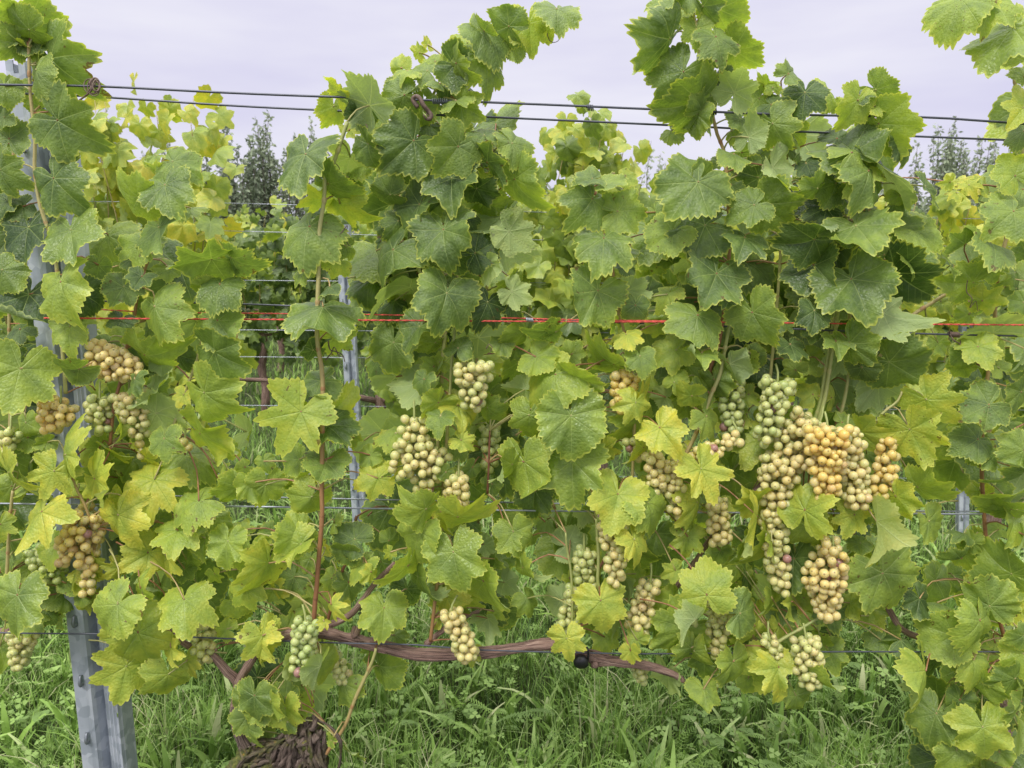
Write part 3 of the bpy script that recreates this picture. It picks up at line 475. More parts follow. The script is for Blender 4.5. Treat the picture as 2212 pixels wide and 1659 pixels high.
'2,2': """575 575 615 808 280 6 5;355 820 380 1000 260 6 5;790 180 875 372 220 7 5;1265 540 1240 292 360 5 5;1475 655 1690 640 340 3 5;1190 700 1050 835 150 5 5bf;1125 750 875 905 330 4 3;1430 970 1430 1185 280 4 4;1659 980 1560 1210 260 6 3;1160 880 1060 1012 200 3 3;1180 900 1240 1105 180 5 3;1240 1150 1250 1292 260 4 3;1010 1050 1030 1242 230 4 1b;810 830 740 738 180 5 3;770 900 780 1005 145 7 4;600 810 620 912 210 5 1;355 215 510 170 210 3 1b;320 570 175 560 200 4 1b;70 360 130 500 210 4 3;10 130 60 312 290 3 3;1140 160 1120 325 240 5 2;1200 -60 1200 188 310 6 3;1060 380 960 425 170 6 2;1050 560 950 605 210 5 1;720 420 790 575 200 3 1b;680 480 640 625 150 4 1b;1500 200 1430 375 200 5 3;1590 30 1540 342 120 7 4;1640 170 1580 445 190 6 3;1560 800 1410 865 190 5 3;100 560 170 675 130 4 1;920 730 850 805 120 5 2;1250 940 1220 1115 170 3 1;500 720 450 805 120 4 0;1450 350 1450 485 180 5 1;800 400 860 500 160 5 0;920 560 1000 480 170 5 0;1350 250 1300 350 170 4 1;1330 800 1280 880 180 4 1;1530 1080 1600 1180 190 4 1;640 700 700 640 150 5 0;1000 700 940 640 180 5 1;1100 100 1020 60 200 5 1;720 250 650 300 150 4 0""",
'3,2': """745 395 930 702 470 3 4;700 60 770 372 120 6 5f;240 90 315 288 270 4 4;70 1010 135 1245 290 6 4;290 1080 490 1235 270 4 4;180 1190 210 1342 230 3 3;1020 1030 1060 1322 450 5 4;1435 610 1370 368 370 3 4;1370 705 1370 965 370 4 5;1200 800 1005 935 350 4 3;1580 400 1285 260 340 3 3;1590 40 1510 188 340 5 3;1659 150 1620 305 170 4 4;1390 1395 1425 1665 440 5 4;1220 1550 1110 1670 270 4 3;1090 1310 965 1540 240 3 2;1240 1220 1180 1375 260 1 2;1600 1080 1425 1155 280 2 4;1640 1230 1560 1450 290 4 4;1330 960 1330 1122 310 5 3;1390 1110 1445 1275 210 4 3;1659 800 1555 875 190 2 4;1620 600 1560 745 190 6 1;1659 920 1640 1140 160 5 4;1040 60 1135 215 250 3 3;800 100 860 255 230 2 1;170 300 110 570 280 0 2;70 740 100 885 190 5 1;150 580 150 745 160 6 3;20 550 30 725 160 5 3;560 20 500 192 280 6 4;600 200 490 235 110 3 2;620 330 500 260 140 5 1;730 830 600 885 110 3 1;780 770 790 892 150 3 0;860 830 1055 830 160 1 2;980 560 1060 705 210 0 2;1095 590 1130 505 230 3 1b;530 590 640 490 170 4 1;550 610 450 690 130 5 0;1270 140 1150 100 130 2 1;1620 1400 1600 1610 230 5 2;1250 300 1110 345 110 2 2;20 190 50 335 180 6 4;1280 1000 1200 940 170 3 1;1500 1560 1560 1640 180 3 3;1190 1420 1100 1360 180 2 1;1470 850 1540 780 170 5 1;1560 480 1620 560 190 4 1;1330 200 1250 170 170 3 1;320 150 400 100 160 5 1;350 640 430 700 150 5 0""",
}
# fill leaves deeper in the row, tinted darker to paint in shaded depth: x0 x1 y0 y1 count tint spread
FILL = [(-140, 10, 60, 1300, 44, .3), (10, 235, 440, 1200, 34, .3), (235, 400, 560, 1200, 24, .38), (400, 470, 620, 760, 3, .4), (770, 1090, 260, 700, 44, .22), (810, 1100, 700, 1240, 30, .32),
        (560, 700, 1180, 1340, 8, .3), (250, 540, 1120, 1340, 12, .38), (540, 690, 1440, 1560, 6, .3), (1100, 1330, 760, 1200, 20, .38), (1330, 1520, 620, 1330, 28, .38), (1400, 1560, 480, 700, 8, .3), (1560, 1900, 270, 520, 24, .2),
        (1470, 1920, 500, 860, 52, .22), (1520, 1890, 860, 1420, 40, .34), (2060, 2350, 560, 1100, 32, .35), (2020, 2350, 1190, 1659, 34, .3), (2200, 2360, 100, 560, 16, .45), (860, 1120, 1240, 1330, 6, .34), (2000, 2200, 1400, 1800, 12, .28)]
# shoots: vine, radius px, tint0, tint1, layer Y, points
SHOOTS = [
 ('L', 4.2, .45, .25, 1.47, '62 100 65 195 75 293 75 367 87 443 120 560 135 753 142 850'),
 ('C', 3.8, .5, .75, 1.50, '352 345 345 400 331 490 320 560 300 620 288 700 273 753 257 836 247 870 237 963'),
 ('C', 3.6, .35, .3, 1.50, '475 540 468 573 463 636 453 670 433 746 423 786 397 853 387 886 373 926'),
 ('C', 5.6, .12, .85, 1.435, '750 263 720 353 703 377 700 433 690 500 690 553 686 653 686 740 696 806 697 886 695 1060 696 1106 690 1190 678 1336 674 1375'),
 ('C', 4.4, .1, .3, 1.52, '745 235 796 300 833 353 853 423 880 520 930 640 961 696 955 786 953 880 946 953 950 1050'),
 ('C', 3.6, .2, .3, 1.53, '1166 40 1106 58 1023 87 963 170 933 210 920 300 940 420 955 560 961 690'),
 ('C', 4.4, .1, .65, 1.475, '985 690 978 753 973 826 970 883 965 953 960 1020 955 1090 950 1200 930 1385'),
 ('R', 4.2, .35, .8, 1.50, '1498 30 1508 80 1519 140 1524 193 1539 247 1549 290 1563 323 1569 360 1569 393 1576 493 1572 600 1566 660 1553 740 1536 793 1528 840'),
 ('C', 5.2, .08, .7, 1.47, '1576 700 1566 753 1556 806 1536 853 1519 896 1499 946 1473 996 1430 1060 1390 1110'),
 ('R', 4.8, .15, .05, 1.49, '1810 640 1789 766 1782 810 1774 860 1766 890 1750 940'), ('R', 4.8, .2, .1, 1.48, '1815 650 1796 773 1790 813 1782 860 1772 896 1758 950'),
 ('R', 4.2, .25, .15, 1.50, '1838 640 1832 766 1831 826 1817 890 1800 950'), ('C', 3.6, .6, .4, 1.50, '1270 370 1276 390 1289 423 1299 466 1309 510 1319 553 1326 596 1336 670 1343 696 1362 780 1370 900 1365 1050'),
 ('R', 5.0, .45, .4, 1.52, '2126 576 2042 636 1960 690 1906 760 1886 793 1870 860'), ('R', 4.6, .4, .8, 1.50, '2230 340 2212 420 2192 466 2175 510 2155 600 2144 766 2135 803 2125 886 2122 933 2122 1053 2140 1250 2180 1420'),
 ('C', 4.4, .1, .15, 1.44, '1288 1120 1289 1140 1293 1206 1291 1256 1299 1285'), ('C', 3.2, .1, .15, 1.44, '1222 1150 1224 1180 1234 1246 1236 1336 1228 1370'),
 ('C', 5.0, .25, .65, 1.46, '812 1400 805 1426 766 1513 746 1566 710 1620 690 1650'), ('R', 4.6, .05, .15, 1.45, '1776 1330 1726 1360 1703 1373 1660 1400'),
 ('L', 4.2, .4, .4, 1.48, '28 1060 20 1136 15 1240 10 1330'), ('L', 3.2, .4, .55, 1.45, '142 983 153 1020 167 1060 183 1090 200 1140'), ('R', 3.2, .3, .1, 1.46, '1949 843 1939 866 1906 893 1882 930'),
 ('C', 2.8, .95, .95, 1.48, '1058 930 1056 1000 1053 1066'), ('C', 4.4, .85, .85, 1.54, '770 1116 753 1200 733 1250 710 1333 700 1370'), ('R', 4.0, .3, .3, 1.56, '2130 40 2180 130 2205 260 2215 420'), ('L', 4.0, .4, .4, 1.56, '30 300 25 500 20 700 22 900 25 1060'),
 ('R', 3.6, .4, .4, 1.55, '1870 240 1880 400 1870 560 1845 700'), ('R', 3.6, .3, .3, 1.55, '1690 200 1700 330 1690 480 1680 640 1660 860'),
 ('C', 3.4, .4, .4, 1.55, '1060 300 1070 420 1060 560 1040 700 1020 850'),
]
VINES = {'L': [], 'C': [], 'R': []}
SHP = []
for v, r, t0, t1, Yd, s in SHOOTS:
    a = list(map(float, s.split())); pts = [(a[i], a[i+1]) for i in range(0, len(a), 2)]
    P3 = [at(x, y, Yd) for x, y in pts]; Ps, _ = smooth_path(P3, [1]*len(P3), .03); SHP.append(Ps)
SHALL = np.concatenate(SHP)
def near_shoot(P):
    d = np.linalg.norm((SHALL-np.array(P))*np.array([1, .6, 1]), axis=1)+.0*SHALL[:, 2]; return SHALL[int(d.argmin())]
def which(x, y):
    if x < 240: return 'L'
    if x < 1495 or (x < 1560 and y > 1240): return 'C'
    return 'R'
rgl = np.random.default_rng(11); LEAVES = []
for key, txt in TILES.items():
    ti, tj = map(int, key.split(','))
    for e in txt.split(';'):
        f = e.split(); px, py, tx, ty, W, t = map(float, f[:6]); z = int(f[6][0]); fl = f[6][1:]
        P = (553*ti+px/3, 553*tj+py/3); T = (553*ti+tx/3, 553*tj+ty/3)
        Yd = 1.53-.028*z+rgl.uniform(-.010, .010)
        LEAVES.append((which(*P), P, T, W/3*.91, min(.77, max(0, t/9*.84+.03+(.10 if P[1] > 850 else (-.02 if P[1] < 620 else 0))+rgl.normal(0, .045))), Yd, 'b' in fl, .7 if 'f' in fl else 0, True))
for x0, x1, y0, y1, n, t in FILL:
    for _ in range(n):
        P = (rgl.uniform(x0, x1), rgl.uniform(y0, y1)); a = rgl.normal(0, .9); Ln = rgl.uniform(45, 92); Yd = rgl.uniform(1.57, 1.76) if P[0] > 240 or P[0] < -30 else rgl.uniform(1.70, 1.84)
        LEAVES.append((which(*P), P, (P[0]+math.sin(a)*Ln, P[1]+math.cos(a)*Ln), Ln*1.45*rgl.uniform(.8, 1.2), float(np.clip(rgl.normal(t, .14), 0, 1)), Yd, rgl.random() < .2, 0, False))

SMALL = [(0, 540, 930, 1340, 34), (560, 720, 1000, 1300, 8), (830, 1110, 800, 1340, 26), (1110, 1500, 720, 1360, 40), (1500, 1900, 760, 1420, 44), (2040, 2212, 700, 1640, 26), (260, 420, 380, 900, 14), (760, 1090, 250, 700, 16), (1400, 1880, 240, 700, 22)]
for x0, x1, y0, y1, n in SMALL:
    for _ in range(n):
        P = (rgl.uniform(x0, x1), rgl.uniform(y0, y1)); a = rgl.normal(0, 1.1); Ln = rgl.uniform(22, 44); t = rgl.normal(.52 if y0 > 600 else .38, .12)
        LEAVES.append((which(*P), P, (P[0]+math.sin(a)*Ln, P[1]+math.cos(a)*Ln), Ln*1.45*rgl.uniform(.9, 1.5), float(np.clip(t, 0, .85)), rgl.uniform(1.50, 1.57), rgl.random() < .18, .5 if rgl.random() < .15 else 0, True))
VT = {'L': thing('grapevine', at(-60, 2100, 1.5), 'front vine at the left edge, half covering the wide galvanised post', 'grapevine', 'vines of the front row'),
      'C': thing('grapevine', at(620, 2140, 1.5), 'middle front vine with mossy gnarled trunk and long woody cane along the lowest wire', 'grapevine', 'vines of the front row'),
      'R': thing('grapevine', at(2140, 2100, 1.55), 'right front vine hung with the largest cluster of amber grapes', 'grapevine', 'vines of the front row')}
for (v, r, t0, t1, Yd, s) in SHOOTS:
    a = list(map(float, s.split())); pts = [at(a[i], a[i+1], Yd) for i in range(0, len(a), 2)]
    rr = [r*Yd/FPX*(.72+.28*i/(len(pts)-1)) for i in range(len(pts))]; mb = MB()
    tube(mb, pts, rr, 9, .012, (t0, 0, 0, 1), 0, .05, (t1, 0, 0, 1))
    Ps, _ = smooth_path(pts, rr, .012); L_ = len(Ps)         # swollen nodes
    for k in range(4, L_-3, 7):
        c = Ps[k]; tt = Ps[k+1]-Ps[k-1]; tt = tt/np.linalg.norm(tt); rk = rr[0]*1.05
        tt_ = t0+(t1-t0)*k/L_
        tube(mb, [Vector(c-tt*.008), Vector(c), Vector(c+tt*.008)], [rk*.9, rk*1.35, rk*.9], 9, .004, (min(1, tt_+.15), 0, 0, 1))
    mb.build('shoot', M_STEM, VT[v])
# leaves: the hundred that show largest are parts, the rest one foliage part
for v in 'LCR':
    ls = [l for l in LEAVES if l[0] == v]; key = [(-(l[3]) if l[8] else 0) for l in ls]; order = np.argsort(key, kind='stable')
    fol = MB()
    for rank, i in enumerate(order):
        _, P, T, W, t, Yd, bk, fo, front = ls[i]; single = rank < 100 and front
        mb = MB() if single else fol
        p3 = at(P[0], P[1], Yd); place_leaf(mb, p3, T, P, W, t, Yd, np.random.default_rng(1000+int(P[0]*7+P[1]*13)), bk, fo, near_shoot(p3), True, front)
        if single: mb.build('leaf', [M_LEAF, M_STEM], VT[v], p3)
    fo = fol.build('foliage', [M_LEAF, M_STEM], VT[v]); fo['kind'] = 'stuff'
# woody frame
def cane(name, v, Yd, s, mat=None, rough=.10, sides=18, step=.010, moss=0, origin=None):
    a = list(map(float, s.split())); pts = [at(a[i], a[i+1], Yd) for i in range(0, len(a), 3)]; rr = [a[i+2]*Yd/FPX for i in range(0, len(a), 3)]
    mb = MB(); tube(mb, pts, rr, sides, step, (moss, 0, 0, 1), 0, rough); return mb
mb = cane('cane', 'C', 1.475, '588 1385 11 615 1374 14 640 1370 13 700 1366 12.5 750 1378 13 765 1380 15.5 780 1384 12.5 840 1400 13 900 1412 13 1000 1412 12.5 1020 1411 14.5 1050 1408 12 1100 1402 11.5 1190 1392 11.5 1225 1400 11 1260 1410 14 1290 1424 13 1330 1428 11 1400 1438 9.5 1450 1455 8 1478 1472 5')
for px, py, r in ((765, 1372, 9), (1015, 1402, 6), (1285, 1436, 9)):    # knots on the cane
    c = at(px, py, 1.463); tube(mb, [c+Vector((0, .016, 0)), c, c+Vector((0, -.006, 0))], [r/FPX*1.9, r/FPX*1.5, r/FPX*.7], 12, .004, (0, 0, 0, 1), 0, .15)
Pc, Rc = smooth_path([at(*q_, 1.475) for q_ in ((600, 1378), (700, 1366), (765, 1380), (900, 1412), (1015, 1411), (1100, 1402), (1190, 1392), (1260, 1410), (1330, 1428), (1400, 1438), (1470, 1466))], [13.5, 13, 14.5, 13.5, 13.5, 12.3, 12, 13, 11, 10, 6], .01)
rs_ = np.random.default_rng(8)
for k in range(70):                                                      # lifting bark fibres
    i0 = rs_.integers(0, len(Pc)-14); n_ = int(rs_.integers(6, 14)); th_ = rs_.uniform(-1.9, 1.9); tt = rs_.uniform(-.25, .25)
    pp = [Vector(Pc[i0+q_])+Vector((0, -math.cos(th_+tt*q_/n_), math.sin(th_+tt*q_/n_)))*(Rc[i0+q_]*1.475/FPX*(1.0+.03*rs_.random())) for q_ in range(0, n_, 2)]
    if len(pp) > 2: tube(mb, pp, [.0004]+[rs_.uniform(.0012, .0032)]*(len(pp)-2)+[.0003], 5, .01, (0, 0, 0, 1), 0, .2)
mb.build('cane', M_BARK, VT['C'])
cane('arm', 'C', 1.49, '705 1352 8 730 1342 8 766 1319 7.5 806 1266 6.5 853 1216 5').build('arm', M_BARK, VT['C'])
cane('arm', 'C', 1.50, '920 1392 7 956 1362 6.5 1000 1335 5 1035 1320 4').build('arm', M_BARK, VT['C'])
cane('arm', 'C', 1.50, '1220 1380 8.5 1250 1346 9 1293 1306 8.5 1313 1273 8 1333 1240 7 1346 1206 6 1373 1156 5 1383 1106 4.5').build('arm', M_BARK, VT['C'])
cane('arm', 'C', 1.50, '507 1540 12 509 1523 11 513 1473 10 493 1453 10.5 467 1423 9 440 1405 8.5 413 1399 8 370 1370 7.5 333 1333 7.5 318 1300 6.5 310 1273 5').build('arm', M_BARK, VT['C'])
cane('arm', 'C', 1.49, '513 1478 10 530 1446 10.5 560 1405 11 600 1377 12').build('arm', M_BARK, VT['C'])
cane('cane', 'R', 1.53, '2165 1520 9 2130 1470 8.5 2050 1400 8 1959 1366 7 1922 1320 6.5 1866 1206 6 1852 1176 5.5 1810 1070 5.5 1755 985 6 1712 970 6 1679 1013 6 1600 1090 6 1553 1140 6 1499 1216 6 1459 1270 5').build('cane', M_BARK, VT['R'])
# gnarled trunk of the middle vine
mb = cane('trunk', 'C', 1.5, '600 2140 40 610 2000 34 600 1850 36 612 1740 44 625 1680 54 640 1625 52 655 1590 34 668 1565 16', None, .16, 40, .006, 1.0)
for s, r_ in (('640 1640 44 580 1640 42 530 1655 34 490 1700 22', .16), ('560 1660 30 530 1610 16 510 1560 11 507 1530 11', .12), ('640 1610 30 670 1580 24 690 1560 12', .22), ('655 1640 34 690 1650 22 705 1640 10', .2), ('560 1650 40 600 1620 26 640 1600 10', .2)):
    mb.merge(cane('t', 'C', 1.485, s, None, r_, 30, .006, 1.0))
rr = random.Random(4)
for px, py, r_ in ((652, 1608, 15), (668, 1628, 13), (640, 1632, 14), (626, 1600, 13), (684, 1600, 11), (690, 1632, 12), (655, 1585, 12), (610, 1640, 12), (676, 1575, 9), (640, 1655, 13), (665, 1652, 12)):   # healed pruning burls
    c = at(px, py, 1.452+rr.uniform(-.004, .006)); k_ = 1.45/FPX; a = rr.uniform(-.4, .4)
    tube(mb, [c+Vector((0, .03, 0)), c+Vector((a*.004, .010, 0)), c+Vector((a*.008, 0, .001)), c+Vector((a*.010, -.006, .002))], [r_*k_*1.25, r_*k_*1.15, r_*k_*.8, r_*k_*.25], 18, .003, (rr.random()*.25, 0, 0, 1), 0, .22)
for (flow, nn) in ((((500, 1690), (560, 1640), (620, 1632)), 26), (((590, 1700), (612, 1640), (640, 1590)), 18), (((700, 1690), (680, 1640), (668, 1580)), 14)):
    for k in range(nn):                                                   # shredding bark strands along the grain
        ox, oy, dz = rr.gauss(0, 14), rr.gauss(0, 12), rr.uniform(-.006, .006)
        pp = [at(x_+ox+rr.gauss(0, 11), y_+oy+rr.gauss(0, 11), 1.452+dz+(.008 if m_ != 1 else 0)) for m_, (x_, y_) in enumerate(flow)]
        tube(mb, pp, [.0008, rr.uniform(.002, .0075), .0008], 9, .006, (rr.random(), 0, 0, 1), 0, .55)
mb.build('trunk', M_TRUNK, VT['C'])
cane('trunk', 'L', 1.52, '-60 2100 30 -70 1900 26 -60 1700 28 -80 1500 22 -60 1400 12 -20 1370 9 60 1360 7', None, .14, 28, .01).build('trunk', M_BARK, VT['L'])
cane('trunk', 'R', 1.60, '2140 2120 32 2150 1950 27 2140 1800 30 2160 1650 26 2165 1520 14 2160 1480 8', None, .14, 28, .01).build('trunk', M_BARK, VT['R'])

# ------------------------------------------------------------ grapes
import bmesh
bm = bmesh.new(); bmesh.ops.create_icosphere(bm, subdivisions=3, radius=.0100)
for vtx in bm.verts: vtx.co.z *= 1.0
GM = bpy.data.meshes.new('grape'); bm.to_mesh(GM); bm.free(); GM.materials.append(M_GRAPE)
for p in GM.polygons: p.use_smooth = True
# segments x0 y0 w0 x1 y1 w1, tint, layer, optional note
BUNCH = [('L', [(195, 760, 60, 240, 785, 90), (240, 785, 90, 290, 800, 50)], .62, 2), ('L', [(130, 872, 90, 110, 915, 60)], .72, 2), ('L', [(215, 862, 66, 215, 920, 50)], .25, 1), ('C', [(280, 855, 84, 300, 925, 56)], .4, 1),
 ('L', [(190, 1106, 90, 165, 1190, 100), (190, 1200, 50, 190, 1278, 34)], .68, 2), ('L', [(90, 1185, 84, 112, 1240, 66)], .1, 0), ('L', [(22, 935, 46, 12, 975, 50)], .3, 1), ('L', [(50, 1370, 70, 38, 1425, 54)], .35, 1),
 ('C', [(305, 962, 22, 305, 984, 24)], .6, 1), ('C', [(400, 948, 22, 403, 966, 22)], .6, 1), ('C', [(1022, 790, 92, 1024, 865, 60)], .35, 3), ('C', [(895, 905, 56, 893, 1000, 116), (945, 975, 80, 915, 1055, 52)], .4, 3),
 ('C', [(990, 1030, 66, 985, 1085, 60)], .5, 3), ('C', [(1058, 925, 48, 1056, 1005, 46)], .15, 0), ('C', [(660, 1345, 70, 650, 1440, 62)], .05, 4), ('C', [(700, 1400, 56, 745, 1465, 44)], .3, 1),
 ('C', [(975, 1325, 58, 1007, 1405, 62)], .5, 4), ('C', [(1352, 810, 66, 1345, 870, 60)], .8, 2), ('C', [(1412, 985, 50, 1420, 1045, 60), (1455, 1000, 60, 1462, 1105, 40)], .55, 3), ('R', [(1592, 948, 36, 1510, 985, 46)], .55, 3),
 ('C', [(1325, 1135, 74, 1328, 1250, 44)], .45, 4), ('C', [(1262, 1190, 60, 1265, 1265, 52)], .22, 2), ('C', [(1245, 1270, 50, 1226, 1345, 56)], .22, 2), ('C', [(1405, 1255, 48, 1380, 1345, 66)], .5, 2), ('R', [(1577, 812, 64, 1580, 925, 54)], .1, 1),
 ('R', [(1680, 825, 84, 1655, 940, 56)], .2, 3), ('R', [(1770, 915, 150, 1735, 970, 120), (1695, 930, 50, 1690, 970, 40)], .48, 3), ('R', [(1788, 930, 112, 1785, 1062, 62)], .80, 5), ('R', [(1832, 935, 66, 1850, 1075, 72)], .5, 4), ('R', [(1920, 952, 44, 1905, 1050, 64)], .72, 3),
 ('R', [(1690, 990, 104, 1670, 1105, 66)], .45, 3), ('R', [(1668, 1115, 62, 1685, 1262, 62)], .42, 3), ('R', [(1550, 1085, 52, 1556, 1160, 56)], .5, 2), ('R', [(1800, 1175, 60, 1785, 1245, 112), (1785, 1250, 100, 1787, 1330, 50)], .62, 4),
 ('R', [(1742, 1385, 76, 1750, 1458, 72)], .35, 4), ('R', [(1662, 1380, 44, 1684, 1425, 44)], .35, 3), ('R', [(1560, 1298, 84, 1545, 1405, 46)], .35, 2), ('C', [(1490, 1305, 38, 1495, 1340, 36)], .3, 2), ('C', [(1380, 1430, 52, 1386, 1462, 40)], .3, 1), ('C', [(445, 1345, 54, 440, 1410, 62)], .35, 1),
 ('C', [(1370, 950, 50, 1378, 975, 44)], .4, 1)]
NG = 0
for bi, (v, segs, tint, lay) in enumerate(BUNCH):
    rg = np.random.default_rng(50+bi); Yd = 1.525-.028*lay; k = Yd/FPX; br = .0093
    root_p = at(segs[0][0], segs[0][1]-segs[0][2]*.3, Yd)
    cand = []; S3 = []
    for (x0, y0, w0, x1, y1, w1) in segs:
        A = np.array(at(x0, y0, Yd)); B = np.array(at(x1, y1, Yd)); ra = max(.004, w0/2*k-br*.55); rb = max(.004, w1/2*k-br*.55); S3.append((A, B, ra, rb))
        for _ in range(2600):
            t = rg.uniform(-.02, 1.02); c = A+(B-A)*t; r = ra+(rb-ra)*min(1, max(0, t)); d = rg.normal(size=3); d /= np.linalg.norm(d); rr_ = r*rg.uniform(.25, 1)**.4
            p = c+d*np.array([1, .8, 1])*rr_
            if (p-A)@(B-A) < -.3*br*np.linalg.norm(B-A): continue
            cand.append((-(rr_/r)+rg.normal(0, .12), tuple(p), d))
    cand.sort(key=lambda c: c[0]); acc = []; accr = []
    for _, p, d in cand:
        p = np.array(p); s = rg.uniform(.90, 1.10)*(1 if rg.random() > .04 else .62)
        if all(np.linalg.norm(p-q) > (br*s+r2)*.80 for q, r2 in zip(acc, accr)): acc.append(p); accr.append(br*s)
        if len(acc) >= 95: break
    mb = MB(); A, B = S3[0][0], S3[-1][1]; axis = [Vector(S3[0][0])+Vector((rg.normal(0, .004), .012, .035)), Vector(S3[0][0])]+[Vector(s[1]) for s in S3]
    tube(mb, axis, [.0024]*2+[.0018]*(len(axis)-2), 6, .01, (.1, 0, 0, 1), 0)
    AX = np.array([a+(b-a)*t for a, b, _, _ in S3 for t in np.linspace(0, 1, 8)])
    for p in acc:
        q = AX[np.linalg.norm(AX-p-np.array([0, 0, .008]), axis=1).argmin()]; tube(mb, [Vector(q), Vector((p+q)/2+np.array([0, 0, .002])), Vector(p)], [.0011, .0009, .0011], 4, .02, (.1, 0, 0, 1), 0)
    bo = mb.build('grape_bunch', M_STEM, VT[v], root_p)
    c0 = np.mean(acc, 0)
    for p, r in zip(acc, accr):
        o = bpy.data.objects.new('grape', GM); COL.objects.link(o); o.parent = bo; o.location = Vector(p)-root_p
        s = r/.0100; o.scale = (s*rg.uniform(.95, 1.04), s*rg.uniform(.95, 1.04), s*rg.uniform(.97, 1.09)); dv = Vector(p-c0)+Vector((0, -.012, -.004)); dv += Vector(rg.normal(0, .008, 3))
        o.rotation_euler = (-dv).to_track_quat('Z', 'Y').to_euler()
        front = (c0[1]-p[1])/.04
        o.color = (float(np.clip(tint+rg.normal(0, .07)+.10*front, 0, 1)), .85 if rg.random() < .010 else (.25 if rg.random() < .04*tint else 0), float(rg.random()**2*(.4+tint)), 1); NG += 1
print('grapes', NG, 'leaves', len(LEAVES))

# ------------------------------------------------------------ tendrils
def tendril(v, Yd, pts, r=2.2):
    mb = MB(); tube(mb, [at(x, y, Yd+dz) for x, y, dz in pts], [r*Yd/FPX*(1-.5*i/len(pts)) for i in range(len(pts))], 7, .004, (0, 0, 0, 1)); mb.build('tendril', M_TENDRIL, VT[v])
coil = [(162, 225, 0), (178, 212, 0), (190, 203, -.005)]+[(205+(9-a*.15)*math.cos(a*.8+2.5)+a*.35, 184+(17-a*.5)*math.sin(a*.8+2.5), -.012+.010*math.sin(a*.6)) for a in np.arange(0, 17, .6)]
tendril('L', 1.45, coil, 1.9)
tendril('L', 1.45, [(188, 205, 0), (196, 190, -.01), (206, 180, .01), (200, 170, 0), (193, 182, -.01), (203, 196, 0), (214, 190, .01)], 1.8)
tendril('L', 1.45, [(200+15*math.cos(a*1.3+1)+4*math.sin(a*.7), 188+17*math.sin(a*1.3+1)-3*math.cos(a), .012*math.sin(a*1.1)) for a in np.arange(0, 13, .5)], 1.5)
tendril('C', 1.46, [(712, 358, 0), (720, 350, -.01), (730, 358, -.01), (733, 366, 0), (724, 368, .005), (721, 362, 0)], 1.0)
tendril('C', 1.46, [(790, 268, 0), (794, 276, -.005), (786, 283, 0), (793, 290, .004), (788, 297, 0), (795, 283, 0), (783, 275, 0)], 1.0)
tendril('C', 1.46, [(696, 518, 0), (712, 516, -.01), (735, 505, -.01), (750, 487, 0), (748, 505, 0), (750, 525, 0), (758, 533, 0)], 1.4)
tendril('C', 1.46, [(709, 737, 0), (713, 755, -.01), (727, 760, -.01), (740, 767, 0), (745, 782, 0)], 1.7)
tendril('C', 1.46, [(703, 778, 0), (716, 762, .01), (722, 750, 0), (732, 768, -.01), (742, 770, 0)], 1.5)
tendril('C', 1.46, [(720, 718, 0), (730, 703, -.006), (744, 700, .006), (738, 712, -.006), (728, 706, 0), (748, 695, 0), (743, 718, .004)], 1.6)
tendril('C', 1.46, [(1182, 72, 0), (1186, 86, 0), (1195, 92, 0), (1206, 88, 0), (1208, 80, 0)], .9)
tendril('R', 1.46, [(2090, 605, 0), (2088, 630, 0), (2100, 645, -.01), (2095, 665, 0), (2108, 650, 0), (2112, 672, 0), (2117, 668, 0)], 1.0)
tendril('R', 1.46, [(2052, 722, 0), (2060, 735, -.01), (2072, 742, 0), (2074, 752, 0), (2075, 735, 0)], 1.5)
tendril('C', 1.45, [(1050, 754, 0), (1056, 744, 0), (1063, 750, 0), (1058, 762, 0)], 1.2)

